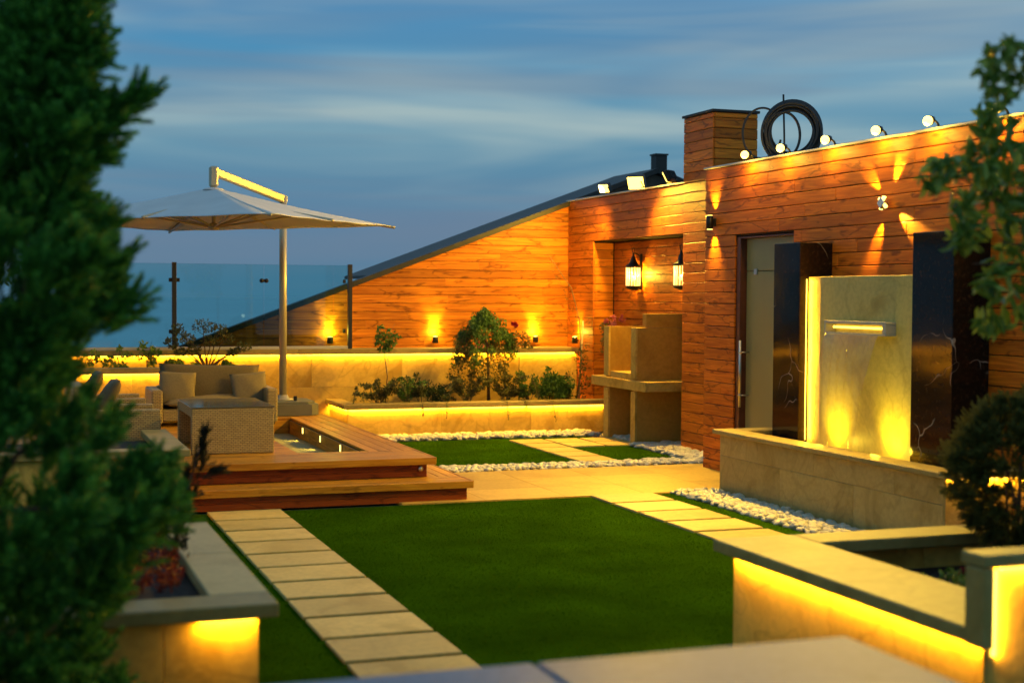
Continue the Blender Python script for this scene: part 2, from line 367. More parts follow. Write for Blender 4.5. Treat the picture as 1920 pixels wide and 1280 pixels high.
def copy_tree(o, parent=None):
    c = o.copy(); COL.objects.link(c)
    if parent is not None: c.parent = parent
    for ch in o.children: copy_tree(ch, c)
    return c
def npmesh(name, V, F, m, parent=None, smooth=False, **kw):
    """fast mesh from numpy triangles or quads"""
    me = bpy.data.meshes.new(name); V = np.asarray(V, np.float32); F = np.asarray(F, np.int32); k = F.shape[1]
    me.vertices.add(len(V)); me.vertices.foreach_set('co', V.ravel())
    me.loops.add(F.size); me.loops.foreach_set('vertex_index', F.ravel())
    me.polygons.add(len(F)); me.polygons.foreach_set('loop_start', np.arange(len(F), dtype=np.int32)*k)
    me.polygons.foreach_set('use_smooth', np.full(len(F), smooth))
    me.update(calc_edges=True); me.materials.append(m)
    o = bpy.data.objects.new(name, me); COL.objects.link(o); return tagit(o, parent, **kw)
def lamp(kind, parent, loc, power, col, **kw):
    d = bpy.data.lights.new('light', kind); d.energy = power; d.color = col
    aim = kw.pop('aim', None)
    for k, v in kw.items(): setattr(d, k, v)
    o = bpy.data.objects.new('light', d); COL.objects.link(o); o.location = loc
    if aim is not None: o.rotation_euler = Vector(aim).to_track_quat('-Z', 'Y').to_euler()
    if parent is not None: o.parent = parent; o.matrix_parent_inverse = world_of(parent).inverted()
    return o
def led_run(parent, p0, p1, power_m, face=(0, -1, 0), tape=.007, down=(0, 0, -1), lw=.012, wash=(0, .55, -1)):
    """LED tape under a coping: the glowing tape and the light it throws"""
    p0 = Vector(p0); p1 = Vector(p1); L = (p1-p0).length; dr = (p1-p0)/L
    a = [abs(c) for c in dr]; mb = MB(); h = tape/2
    lo = [min(p0[i], p1[i]) - (0 if a[i] > .5 else h) for i in range(3)]; hi = [max(p0[i], p1[i]) + (0 if a[i] > .5 else h) for i in range(3)]
    mb.box(lo[0], hi[0], lo[1], hi[1], lo[2], hi[2]); tp = mb.build('led_strip', LED, parent)
    d = bpy.data.lights.new('light', 'AREA'); d.shape = 'RECTANGLE'; d.size = L; d.size_y = lw; d.energy = power_m*L; d.color = LEDC
    o = bpy.data.objects.new('light', d); COL.objects.link(o)
    zax = -Vector(wash).normalized(); xax = dr; yax = zax.cross(xax).normalized(); zax = xax.cross(yax)
    o.matrix_world = Matrix.Translation((p0+p1)/2 + Vector(wash).normalized()*tape) @ Matrix((xax, yax, zax)).transposed().to_4x4()
    return tp
# ================================================================== SETTING
MB().box(-15000, 15000, -15000, 15000, -40.5, -40).build('ground', PLAIN, kind='structure', label='hazy blue plain far below the roof, haze put into its colour')
MB().box(-9, 13, -3, 26, -.35, -.02).build('roof_floor', ROOFFL, kind='structure', label='flat roof the garden is laid on')
cl_ = MB()
for k in range(46):
    d_ = random.uniform(700, 3200); a_ = R(random.uniform(-14, 26)); cl_.ball((d_*math.sin(a_), d_*math.cos(a_), -38), d_*.00042, 6, 4)
cl_.build('city_lights', plain('street_light_glow', (.8, .8, .8), .5, emit=(1, .88, .6), es=2.2), kind='stuff', label='scattered far city lights on the plain below the horizon', fix=False)
# ---- turf
def turf(name, rects, holes, dens, label, hgt=.009):
    st = MB()
    for (x0, x1, y0, y1) in rects: st.box(x0, x1, y0, y1, -.019, .0)
    b = st.build(name, TURFB, kind='structure', label=label)
    P = []
    for (x0, x1, y0, y1) in rects:
        n = int((x1-x0)*(y1-y0)*dens); P.append(np.c_[rng.uniform(x0, x1, n), rng.uniform(y0, y1, n)])
    P = np.concatenate(P); keep = np.ones(len(P), bool)
    for (x0, x1, y0, y1) in holes: keep &= ~((P[:,0] > x0) & (P[:,0] < x1) & (P[:,1] > y0) & (P[:,1] < y1))
    P = P[keep]; n = len(P); a = rng.uniform(0, 2*PI, n); w = .0018; h = rng.uniform(.6, 1.15, n)*hgt
    dx = np.cos(a)*w; dy = np.sin(a)*w; le = rng.normal(0, .007, (n, 2))
    V = np.empty((n, 3, 3)); V[:,0] = np.c_[P[:,0]-dx, P[:,1]-dy, np.zeros(n)]; V[:,1] = np.c_[P[:,0]+dx, P[:,1]+dy, np.zeros(n)]
    V[:,2] = np.c_[P[:,0]+le[:,0], P[:,1]+le[:,1], h]
    npmesh('grass', V.reshape(-1, 3), np.arange(3*n).reshape(-1, 3), BLADE, kind='stuff', label='short green turf of the ' + name.replace('_', ' '))
LS = [(1.60, 2.22, 12.12-.52*i-.455, 12.12-.52*i) for i in range(19)]
RS = [(5.08, 5.70, 12.12-.535*i-.47, 12.12-.535*i) for i in range(8)]
BS = []
for i, y1 in enumerate((17.08, 16.59, 16.10, 15.61, 15.12)):
    for j in range(3 if i < 2 else 1): BS.append((6.03+.485*j, 6.47+.485*j, y1-.43, y1))
turf('front_lawn', [(-2.5, 5.92, 2.4, 12.14)], LS + RS, 6000, 'flat base of the front lawn')
turf('back_lawn', [(3.98, 7.28, 14.50, 17.42)], BS, 4500, 'flat base of the back lawn')
def slabs(name, rects, label):
    e = thing(name, (rects[0][0], rects[0][2], 0), label, None, kind='structure')
    for (x0, x1, y0, y1) in rects:
        MB().cbox(x0, x1, y0, y1, -.018, .020 + random.uniform(-.002, .002), .005).build('slab', PAVE, e)
slabs('path', LS, 'row of pale stone slabs in the lawn in front of the deck')
slabs('path', RS, 'row of pale stone slabs in the lawn in front of the fountain basin')
slabs('path', BS, 'pale slabs crossing the small back lawn to the barbecue')
e = thing('walkway', (4, 12.15, 0), 'pale stone walkway between the two lawns', None, kind='structure')
for i in range(6):
    for j in range(3):
        x0 = 3.3 + .78*i; MB().cbox(x0+.001, x0+.778, 12.16+.665*j, 12.16+.665*j+.6635, -.018, .012, .0015).build('tile', WALKM, e)
# ---- pebbles
def ico():
    import bmesh
    bm = bmesh.new(); bmesh.ops.create_icosphere(bm, subdivisions=2, radius=1); V = np.array([v.co[:] for v in bm.verts]); F = np.array([[v.index for v in q.verts] for q in bm.faces]); bm.free(); return V, F
IV, IF = ico()
def pebbles(rects, dens, r_, label, layers=2):
    C = []
    for (x0, x1, y0, y1) in rects:
        for L in range(layers):
            n = int((x1-x0)*(y1-y0)*dens); C.append(np.c_[rng.uniform(x0, x1, n), rng.uniform(y0, y1, n), np.full(n, .004 + L*r_*.55) + rng.uniform(0, .008, n)])
    C = np.concatenate(C); n = len(C); sc = np.c_[rng.uniform(.8, 1.5, n), rng.uniform(.7, 1.1, n), rng.uniform(.5, .75, n)]*r_*rng.uniform(.75, 1.3, (n, 1))
    a = rng.uniform(0, 2*PI, n); ti = rng.normal(0, .3, n)
    V = IV[None]*sc[:, None]; 
    y_ = V[..., 1]*np.cos(ti)[:, None] - V[..., 2]*np.sin(ti)[:, None]; z_ = V[..., 1]*np.sin(ti)[:, None] + V[..., 2]*np.cos(ti)[:, None]
    x = V[..., 0]*np.cos(a)[:, None] - y_*np.sin(a)[:, None]; y = V[..., 0]*np.sin(a)[:, None] + y_*np.cos(a)[:, None]
    V = np.stack([x, y, z_], -1) + C[:, None]
    F = IF[None] + (np.arange(n)*len(IV))[:, None, None]
    npmesh('pebbles', V.reshape(-1, 3), F.reshape(-1, 3), PEB, smooth=True, kind='stuff', label=label)
pebbles([(3.9, 7.75, 14.17, 14.5)], 470, .032, 'white pebbles between the walkway and the back lawn')
pebbles([(3.9, 7.45, 17.44, 17.95)], 380, .034, 'white pebbles along the foot of the low lit planter')
pebbles([(7.30, 7.75, 14.5, 16.2), (7.75, 8.02, 15.6, 16.2), (7.46, 8.0, 16.3, 17.1), (7.75, 8.3, 13.9, 14.8)], 430, .034, 'white pebbles round the foot of the barbecue')
pebbles([(5.93, 6.33, 6.9, 12.15)], 430, .033, 'white pebbles along the foot of the fountain basin')

# ================================================================== TIMBER WALLS
def clip(poly, fn):
    out = []
    for i in range(len(poly)):
        a, b_ = poly[i], poly[(i+1) % len(poly)]; fa, fb = fn(a), fn(b_)
        if fa >= 0: out.append(a)
        if fa*fb < 0: t = fa/(fa-fb); out.append((a[0]+(b_[0]-a[0])*t, a[1]+(b_[1]-a[1])*t))
    return out
PH = .1185
def rows(z0, z1, h=PH):
    z = z0; 
    while z < z1 - .02: yield z, min(z+h, z1); z += h
def splits(a0, a1, lo=1.4, hi=3.0):
    out = []; a = a0 - random.uniform(0, 1.2)
    while a < a1:
        b_ = a + random.uniform(lo, hi)
        if b_ > a1 - .35: b_ = a1 + 1
        s_, e_ = max(a, a0), min(b_, a1)
        if e_ - s_ > .01: out.append((s_, e_))
        a = b_
    return out
def boards(parent, axis, plane, sgn, a0, a1, z0, z1, m, holes=(), t=.022, top=None, h=PH):
    """horizontal boards on a wall: axis 0 -> along x in the plane y=plane, 1 -> along y in the plane x=plane; sgn = side faced"""
    for (za, zb) in rows(z0, z1, h):
        for (s_, e_) in splits(a0, a1):
            segs = [(s_, e_)]
            for (h0, h1, hz) in holes:
                if za < hz - .03:
                    segs = [q for s0, e0 in segs for q in ((s0, min(e0, h0)), (max(s0, h1), e0)) if q[1]-q[0] > .01]
            for (p, q) in segs:
                lo_, hi_ = (plane, plane+t) if sgn < 0 else (plane-t, plane)
                j = random.uniform(-.0015, .0015); zt = zb - .007
                if top is not None:
                    poly = clip([(p+.001, za), (q-.001, za), (q-.001, zt), (p+.001, zt)], top)
                    if len(poly) < 3: continue
                    MB().prism(poly, 1, lo_+j, hi_+j).build('plank', m, parent)
                elif axis == 0: MB().cbox(p+.001, q-.001, lo_+j, hi_+j, za, zt, .004).build('plank', m, parent)
                else: MB().cbox(lo_+j, hi_+j, p+.001, q-.001, za, zt, .004).build('plank', m, parent)
BACK = plain('wall_backing', (.035, .018, .01), .9)
# ---- gable end wall
g = thing('gable_wall', (5.3, 19.4, 0), 'orange timber clad gable wall under the sloping dark roof edge, behind the lit ledge', 'timber wall')
SL = .3735
def rl(x): return 1.42 + SL*(x - 2.93)
boards(g, 0, 19.4, -1, 2.0, 7.76, 1.02, 3.25, WX, top=lambda p: (rl(p[0]) - .07) - p[1])
MB().prism([(1.9, .9), (7.9, .9), (7.9, rl(7.9)-.08), (1.9, rl(1.9)-.09)], 1, 19.428, 19.75).build('wall_core', BACK, g)
# ---- roof
r_ = thing('roof', (9.14, 19.4, 3.73), 'dark sheet roof rising to a ridge with a flue, above the timber walls', 'roof')
MB().prism([(1.7, rl(1.7)-.075), (9.14, rl(9.14)-.075), (9.14, rl(9.14)), (1.7, rl(1.7))], 1, 19.33, 19.51).build('verge_board', ROOFM, r_)
MB().prism([(4.8, rl(4.8)-.05), (9.14, rl(9.14)-.05), (9.14, rl(9.14)-.005), (4.8, rl(4.8)-.005)], 1, 19.52, 21).build('roof_slope', ROOFM, r_)
zr = rl(9.14)
MB().prism([(9.145, zr-.075), (12.2, zr-1.1-.075), (12.2, zr-1.1), (9.145, zr)], 1, 19.33, 21).build('roof_slope', ROOFM, r_)
MB().prism([(7.93, 2.0), (12, 2.0), (12, zr-1.12), (9.14, zr-.09), (7.93, rl(7.93)-.09)], 1, 19.42, 19.7).build('gable_panel', plain('dark_gable_board', (.05, .04, .025), .7, noise=.3, nscale=5), r_)
fl = MB(); fl.box(9.16, 9.34, 19.45, 19.63, zr-.25, zr+.2); fl.box(9.145, 9.355, 19.435, 19.645, zr+.2, zr+.225); fl.build('flue', ROOFM, r_)
# ---- nook wall with the lantern recess
nw = thing('timber_wall', (7.74, 17.5, 0), 'timber wall with a lantern recess, carrying two floodlights, right of the gable', 'timber wall')
boards(nw, 1, 7.74, -1, 15.6, 19.39, 0.0, 3.2, WY, holes=[(15.6, 18.44, 2.6)])
boards(nw, 1, 8.05, -1, 14.9, 18.43, 0.0, 2.59, WY)
boards(nw, 0, 18.44, -1, 7.765, 8.045, 0.0, 2.59, WX)
MB().box(7.765, 8.3, 15.6, 19.39, 2.6, 3.19).build('lintel_core', BACK, nw)
MB().box(8.075, 8.3, 14.9, 18.6, 0, 2.595).build('wall_core', BACK, nw)
MB().box(7.765, 8.3, 18.47, 19.39, 0, 2.595).build('wall_core', BACK, nw)
MB().cbox(7.70, 8.3, 15.55, 19.385, 3.2, 3.222, .004).build('cap_flashing', plain('cap_metal', (.50, .46, .38), .4, .3), nw)
# ---- chimney column
ch = thing('timber_chimney', (8.0, 15.2, 0), 'tall square timber clad chimney column beside the barbecue', 'chimney')
boards(ch, 1, 7.70, -1, 14.83, 15.58, 0, 3.97, WY)
boards(ch, 0, 14.83, -1, 7.726, 8.28, 0, 3.97, WX)
MB().box(7.724, 8.28, 14.856, 15.58, 0, 3.96).build('column_core', BACK, ch)
MB().cbox(7.68, 8.30, 14.81, 15.6, 3.97, 4.0, .004).build('cap', ROOFM, ch)
# ---- right wall with the door
rw = thing('timber_wall', (7.11, 10, 0), 'long timber wall with a pale door and a row of lamps along its top, behind the fountain', 'timber wall')
boards(rw, 1, 7.11, -1, 5.0, 13.85, 0.0, 3.2, WY, holes=[(12.02, 13.18, 2.46)])
MB().box(7.136, 7.6, 5.0, 12.0, 0, 3.19).build('wall_core', BACK, rw)
MB().box(7.136, 7.6, 13.2, 13.84, 0, 3.19).build('wall_core', BACK, rw)
MB().box(7.136, 7.6, 12.0, 13.2, 2.47, 3.19).build('wall_core', BACK, rw)
MB().cbox(7.085, 7.6, 5.0, 13.86, 3.2, 3.222, .004).build('cap_flashing', MATS['cap_metal'], rw)
dr = MB(); dr.cbox(7.20, 7.24, 12.06, 13.09, .02, 2.105, .003); dr = dr.build('door', DOORM, rw)
MB().cbox(7.20, 7.24, 12.06, 13.09, 2.112, 2.44, .003).build('transom_panel', DOORM, rw)
fr = MB(); fr.cbox(7.13, 7.30, 13.10, 13.175, 0, 2.46, .003); fr.cbox(7.13, 7.30, 12.03, 12.055, 0, 2.46, .003); fr.cbox(7.13, 7.30, 12.056, 13.099, 2.442, 2.46, .003); fr.build('door_frame', FRAMEM, rw)
MB().box(7.245, 7.5, 12.02, 13.19, 0, 2.46).build('door_backing', BACK, rw)
hd = MB(); hd.tube([(7.10, 13.03, .72), (7.10, 13.03, 1.40)], .014, 12)
for z in (.84, 1.28): hd.tube([(7.10, 13.03, z), (7.20, 13.03, z)], .008, 8); hd.ball((7.10, 13.03, z), .019)
hd.build('door_handle', STEEL, dr)
MB().cbox(7.185, 7.199, 12.86, 12.92, 2.07, 2.13, .003).build('door_patch_fitting', STEEL, dr)

# ================================================================== STONE WALLS, PLANTERS
def tiles_x(parent, plane, sgn, a0, a1, zs, m, w=1.2, t=.03, off=0.0):
    """stone cladding tiles in the plane y=plane"""
    for i in range(len(zs)-1):
        a = a0 - off*(i % 2)
        while a < a1 - .01:
            p, q = max(a, a0), min(a+w, a1)
            if q-p > .02:
                lo, hi = (plane, plane+t) if sgn < 0 else (plane-t, plane); MB().cbox(p+.001, q-.001, lo, hi, zs[i]+.001, zs[i+1]-.001, .0015).build('stone_tile', m, parent)
            a += w
def tiles_y(parent, plane, sgn, a0, a1, zs, m, w=1.2, t=.03, off=0.0):
    for i in range(len(zs)-1):
        a = a0 - off*(i % 2)
        while a < a1 - .01:
            p, q = max(a, a0), min(a+w, a1)
            if q-p > .02:
                lo, hi = (plane, plane+t) if sgn < 0 else (plane-t, plane); MB().cbox(lo, hi, p+.001, q-.001, zs[i]+.001, zs[i+1]-.001, .0015).build('stone_tile', m, parent)
            a += w
def cope(parent, x0, x1, y0, y1, z0, z1, axis, n, m=COPE):
    for i in range(n):
        if axis == 0: a = x0+(x1-x0)*i/n; b_ = x0+(x1-x0)*(i+1)/n; MB().cbox(a+.0008, b_-.0008, y0, y1, z0, z1, .006).build('coping_stone', m, parent)
        else: a = y0+(y1-y0)*i/n; b_ = y0+(y1-y0)*(i+1)/n; MB().cbox(x0, x1, a+.0008, b_-.0008, z0, z1, .006).build('coping_stone', m, parent)
# ledge in front of the gable
lg = thing('retaining_wall', (3, 19, 0), 'high stone ledge with a lit underside, below the gable wall and glass railing', 'stone wall')
MB().box(-3, 7.72, 19.032, 19.39, 0, 1.045).build('wall_core', ROOFFL, lg)
tiles_x(lg, 19.0, -1, -3, 7.73, [0, .60, 1.045], STONE, 1.25, off=.6)
cope(lg, -3, 7.735, 18.95, 19.392, 1.048, 1.11, 0, 8)
led_run(lg, (-1, 18.984, 1.036), (7.70, 18.984, 1.036), 10)
# low planter
lp = thing('stone_planter', (6, 18.4, 0), 'low stone planter of shrubs with a lit rim, in front of the high ledge', 'planter')
tiles_x(lp, 17.95, -1, 4.15, 7.72, [0, .378], STONE, 1.25)
tiles_y(lp, 4.15, -1, 17.981, 18.99, [0, .378], STONE, 1.2)
MB().box(4.19, 8.03, 17.99, 18.99, 0, .36).build('soil', SOIL, lp)
cope(lp, 4.08, 7.76, 17.90, 18.14, .38, .44, 0, 3); cope(lp, 4.08, 4.30, 18.142, 18.985, .38, .44, 1, 1)
led_run(lp, (4.16, 17.934, .368), (7.70, 17.934, .368), 11)
led_run(lp, (4.134, 17.96, .368), (4.134, 18.98, .368), 11, wash=(.55, 0, -1))
# planter behind the sofa
sp = thing('stone_planter', (1, 18.5, 0), 'stone planter with a lit rim behind the sofa, holding small leafy plants', 'planter')
tiles_x(sp, 18.25, -1, -1.5, 2.95, [0, .44, .855], STONE, 1.2, off=.6)
tiles_y(sp, 2.95, 1, 18.25, 18.99, [0, .44, .855], STONE, 1.2)
MB().box(-1.5, 2.915, 18.285, 18.99, 0, .84).build('soil', SOIL, sp)
cope(sp, -1.5, 3.0, 18.19, 18.42, .858, .92, 0, 4); cope(sp, 2.78, 3.0, 18.422, 18.985, .858, .92, 1, 1)
led_run(sp, (-1.4, 18.23, .846), (2.6, 18.23, .846), 8)
# planter left of the deck
dp = thing('stone_planter', (1.3, 12.5, 0), 'stone planter at the left end of the deck, half hidden by the conifer', 'planter')
tiles_x(dp, 11.68, -1, -1.5, 1.37, [0, .54], STONE, 1.2); tiles_y(dp, 1.37, 1, 11.711, 13.42, [0, .54], STONE, 1.2)
MB().box(-1.5, 1.33, 11.72, 13.44, 0, .5).build('soil', SOIL, dp)
cope(dp, 1.18, 1.41, 11.64, 13.46, .542, .60, 1, 2); cope(dp, -1.5, 1.178, 11.64, 11.87, .542, .60, 0, 2)
# red-leaf planter at the front left
rp = thing('stone_planter', (.6, 6.8, 0), 'stone planter of russet plants at the front left, beside the slab path', 'planter')
tiles_x(rp, 5.83, -1, -1.2, .98, [0, .54], STONE, .9); tiles_y(rp, .98, 1, 5.861, 7.86, [0, .54], STONE, 1.0)
MB().box(-1.2, .94, 5.87, 7.85, 0, .52).build('soil', SOIL, rp)
cope(rp, .80, 1.05, 5.99, 7.93, .542, .60, 1, 2, RIMST); cope(rp, -1.2, 1.05, 5.75, 5.988, .542, .60, 0, 2)
cope(rp, -1.2, .798, 7.72, 7.93, .542, .60, 0, 2)
led_run(rp, (.74, 5.805, .532), (.96, 5.805, .532), 16)
# planter at the front right
fp = thing('stone_planter', (4.2, 5.5, 0), 'stone planter with a glowing rim at the front right, stepping up at its near end', 'planter')
tiles_y(fp, 3.53, -1, 4.497, 6.52, [0, .536], STONE, 1.1); tiles_x(fp, 6.52, 1, 3.562, 7.0, [0, .536], STONE, 1.1)
tiles_x(fp, 4.465, -1, 3.50, 7.0, [0, .838], STONE, 1.1)
MB().box(3.565, 7.0, 4.54, 6.485, 0, .40).build('soil', SOIL, fp)
MB().box(3.565, 7.0, 4.497, 4.535, 0, .836).build('wall_core', ROOFFL, fp)
cope(fp, 3.45, 3.92, 4.532, 6.60, .538, .60, 1, 1, COPE); cope(fp, 3.922, 7.0, 6.34, 6.60, .538, .60, 0, 3, COPE)
MB().cbox(3.44, 3.49, 4.42, 4.53, .538, .838, .004).build('coping_stone', COPE, fp)
MB().cbox(3.562, 3.92, 4.54, 6.33, .402, .537, .002).build('inner_lining', RIMST, fp)
cope(fp, 3.44, 7.0, 4.42, 4.56, .842, .89, 0, 3, COPE)
led_run(fp, (3.508, 4.48, .526), (3.508, 6.5, .526), 9, wash=(.25, 0, -1))
led_run(fp, (3.515, 4.455, .50), (3.515, 4.455, .83), 22, tape=.012, wash=(1, .35, 0))
led_run(fp, (3.54, 4.45, .832), (6.9, 4.45, .832), 10)
# grey parapet nearest the camera
pp = thing('stone_parapet', (1.5, 3.4, 0), 'grey stone parapet top in the very foreground at the bottom of the view', 'parapet')
MB().box(-.6, 2.42, 2.95, 3.78, 0, .735).build('parapet_wall', STONE, pp)
for i in range(3): MB().cbox(-.65+1.04*i+.001, -.65+1.04*(i+1)-.001, 2.88, 3.83, .74, .80, .012).build('coping_stone', GREYSTONE, pp)

# ================================================================== DECK
dk = thing('timber_deck', (2.5, 13, 0), 'two step timber deck under the sofa set, with a sunken well at its right', 'deck')
BW = .116
def dplanks(axis, x0, x1, y0, y1, ztop, m, th=.028, w=BW):
    n = max(1, round(((y1-y0) if axis == 0 else (x1-x0))/w))
    for i in range(n):
        if axis == 0:
            a = y0+(y1-y0)*i/n; b_ = y0+(y1-y0)*(i+1)/n
            for (p, q) in splits(x0, x1, 1.8, 3.6): MB().cbox(p+.001, q-.001, a+.0025, b_-.0025, ztop-th, ztop+random.uniform(-.001, .001), .003).build('plank', m, dk)
        else:
            a = x0+(x1-x0)*i/n; b_ = x0+(x1-x0)*(i+1)/n
            for (p, q) in splits(y0, y1, 1.8, 3.6): MB().cbox(a+.0025, b_-.0025, p+.001, q-.001, ztop-th, ztop+random.uniform(-.001, .001), .003).build('plank', m, dk)
dplanks(1, 3.26, 3.72, 13.22, 17.55, .36, DY)
dplanks(0, 1.43, 3.72, 12.60, 13.22, .36, DX)
dplanks(0, 1.43, 2.6, 13.22, 13.48, .36, DX)
dplanks(0, -1.5, 2.6, 13.48, 17.12, .36, DX)
dplanks(0, -1.5, 3.26, 17.12, 18.2, .36, DX)
dplanks(0, 2.6, 3.255, 13.22, 13.30, .36, DX, w=.08)
# fascias and risers
MB().cbox(1.43, 3.735, 12.575, 12.598, .298, .361, .003).build('fascia_board', DX, dk)
MB().cbox(3.722, 3.745, 12.599, 17.55, .298, .361, .003).build('fascia_board', DY, dk)
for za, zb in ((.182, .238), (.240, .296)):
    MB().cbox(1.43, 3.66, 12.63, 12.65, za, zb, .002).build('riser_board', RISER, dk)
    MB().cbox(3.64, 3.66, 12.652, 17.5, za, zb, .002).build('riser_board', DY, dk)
MB().box(1.43, 3.63, 12.66, 13.27, 0, .328).build('deck_frame', BACK, dk)
MB().box(3.275, 3.63, 13.28, 17.5, 0, .328).build('deck_frame', BACK, dk)
MB().box(-1.5, 2.58, 13.50, 17.1, 0, .328).build('deck_frame', BACK, dk)
MB().box(-1.5, 3.26, 17.14, 18.2, 0, .328).build('deck_frame', BACK, dk)
MB().box(1.43, 2.58, 13.28, 13.49, 0, .328).build('deck_frame', BACK, dk)
dplanks(0, 1.43, 3.965, 12.24, 12.62, .18, DX); dplanks(1, 3.67, 3.965, 12.62, 17.5, .18, DY)
MB().cbox(1.43, 3.98, 12.215, 12.238, .118, .181, .003).build('fascia_board', DX, dk)
MB().cbox(3.967, 3.99, 12.239, 17.5, .118, .181, .003).build('fascia_board', DY, dk)
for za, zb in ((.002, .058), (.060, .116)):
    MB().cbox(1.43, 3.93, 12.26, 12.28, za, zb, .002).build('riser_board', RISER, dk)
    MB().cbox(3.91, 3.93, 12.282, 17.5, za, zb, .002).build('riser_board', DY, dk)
MB().box(1.43, 3.90, 12.29, 12.65, 0, .15).build('deck_frame', BACK, dk); MB().box(3.67, 3.90, 12.655, 17.5, 0, .15).build('deck_frame', BACK, dk)
# sunken well
MB().box(2.59, 3.27, 13.28, 17.13, .10, .172).build('well_floor', plain('well_floor_stone', (.30, .25, .08), .6, noise=.15, nscale=6), dk)
for za, zb in ((.174, .232), (.234, .330)):
    MB().cbox(3.238, 3.257, 13.29, 17.11, za, zb, .002).build('well_board', DY, dk)
    MB().cbox(2.61, 3.236, 17.112, 17.13, za, zb, .002).build('well_board', DX, dk)

# ================================================================== FOUNTAIN
ft = thing('wall_fountain', (6.8, 10.3, 0), 'stone wall fountain with a lit back panel between two black marble pillars', 'fountain')
tiles_y(ft, 6.36, -1, 8.64, 12.04, [0, .36, .556], STONE2, 1.15, off=.55)
tiles_x(ft, 8.61, -1, 6.36, 7.10, [0, .556], STONE2, .9)
tiles_x(ft, 12.07, 1, 6.392, 7.10, [0, .556], STONE, .9)
MB().box(6.392, 7.10, 8.65, 12.03, 0, .42).build('basin_floor', STONE_DK, ft)
MB().box(6.50, 6.53, 8.65, 12.03, .42, .556).build('basin_lining', STONE, ft)
cope(ft, 6.31, 6.54, 8.57, 12.11, .558, .60, 1, 2); cope(ft, 6.541, 7.105, 11.86, 12.11, .558, .60, 0, 1); cope(ft, 6.541, 7.105, 8.57, 8.80, .558, .60, 0, 1)
wv = []; nx, ny = 16, 90
for j in range(ny+1):
    for i in range(nx+1): wv.append((6.53+.57*i/nx, 8.80+3.06*j/ny, .53+.003*math.sin(i*2.1+j*.9)+.002*math.sin(j*2.7-i)))
npmesh('basin_water', wv, [(j*(nx+1)+i, j*(nx+1)+i+1, (j+1)*(nx+1)+i+1, (j+1)*(nx+1)+i) for j in range(ny) for i in range(nx)], WATER, ft, smooth=True)
MB().cbox(6.77, 7.108, 11.33, 11.79, .42, 2.34, .004).build('marble_pillar', MARBLE, ft)
MB().cbox(6.77, 7.108, 9.11, 9.63, .42, 2.36, .004).build('marble_pillar', MARBLE, ft)
MB().cbox(6.80, 7.0, 9.66, 11.03, .42, 2.03, .004).build('fountain_panel', stone('fountain_stone', (.62, .48, .13), (.44, .32, .07), .4, .8, .25), ft)
MB().cbox(6.86, 7.0, 11.045, 11.325, .42, 2.03, .004).build('side_panel', MATS['fountain_stone'], ft)
MB().box(7.002, 7.108, 9.66, 11.32, .42, 2.0).build('panel_core', BACK, ft)
so = MB(); y0, y1 = 9.88, 10.80
so.cbox(6.70, 6.80, y0, y1, 1.625, 1.65, .002); so.cbox(6.70, 6.80, y0, y1, 1.535, 1.55, .002); so.cbox(6.70, 6.80, y0, y0+.05, 1.551, 1.624, .002); so.cbox(6.70, 6.80, y1-.02, y1, 1.551, 1.624, .002)
so.build('spout', plain('spout_stone', (.45, .40, .28), .35), ft)
MB().box(6.765, 6.775, y0+.07, y1-.04, 1.585, 1.605).build('spout_led_strip', LED, ft)
fv = []; n1, n2 = 20, 28
for j in range(n2+1):
    t = j/n2; z = 1.555 - 1.02*t; xo = 6.70 - .16*math.sqrt(t) ; nar = .10*t
    for i in range(n1+1):
        s_ = i/n1; fv.append((xo + .006*math.sin(i*1.9+j*.35), (y0+.08+nar*1.6) + (y1-.04-y0-.08-nar*1.9)*s_, z))
npmesh('water_sheet', fv, [(j*(n1+1)+i, j*(n1+1)+i+1, (j+1)*(n1+1)+i+1, (j+1)*(n1+1)+i) for j in range(n2) for i in range(n1)], FILM, ft, smooth=True)
led_run(ft, (6.835, 11.315, .56), (6.835, 11.315, 2.01), 11, wash=(.5, -1, 0))
led_run(ft, (6.83, 11.038, .60), (6.83, 11.038, 1.95), 3, tape=.006, wash=(-.5, -1, 0))
led_run(ft, (6.38, 8.59, .548), (7.05, 8.59, .548), 14)
for y in (10.72, 9.88):
    mb = MB(); mb.lathe((6.60, y, .46), [(.035, -.03), (.045, .03), (.03, .035)], 14); mb.build('underwater_lamp', STEEL, ft)
    MB().lathe((6.60, y, .496), [(.026, 0), (.02, .006), (.001, .008)], 12).build('lamp_lens', BULBS, ft)
    lamp('POINT', ft, (6.62, y, .60), 5, (1, .66, .04), shadow_soft_size=.04)
    lamp('SPOT', ft, (6.60, y, .545), 30, (1, .78, .03), aim=(.20, 0, .24), spot_size=R(92), spot_blend=1.0, shadow_soft_size=.02)

# ================================================================== BARBECUE
bq = thing('stone_barbecue', (7.7, 16.8, 0), 'tall cross shaped stone barbecue with open bays, beside the timber chimney', 'barbecue')
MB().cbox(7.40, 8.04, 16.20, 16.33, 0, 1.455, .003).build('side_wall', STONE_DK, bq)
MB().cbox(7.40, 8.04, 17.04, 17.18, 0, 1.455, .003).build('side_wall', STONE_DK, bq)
for y0, y1 in ((16.195, 16.335), (17.035, 17.185)):
    MB().cbox(7.372, 7.3985, y0, y1, 0, .66, .002).build('pillar_facing', STONE, bq); MB().cbox(7.372, 7.3985, y0, y1, .822, 1.455, .002).build('pillar_facing', STONE, bq)
MB().cbox(7.355, 8.035, 15.86, 17.56, .68, .80, .004).build('counter', STONE, bq)
MB().cbox(7.401, 8.03, 16.332, 17.038, .802, .88, .003).build('hearth', STONE, bq)
MB().cbox(7.90, 8.02, 16.332, 17.038, .882, 1.45, .003).build('back_panel', STONE, bq)
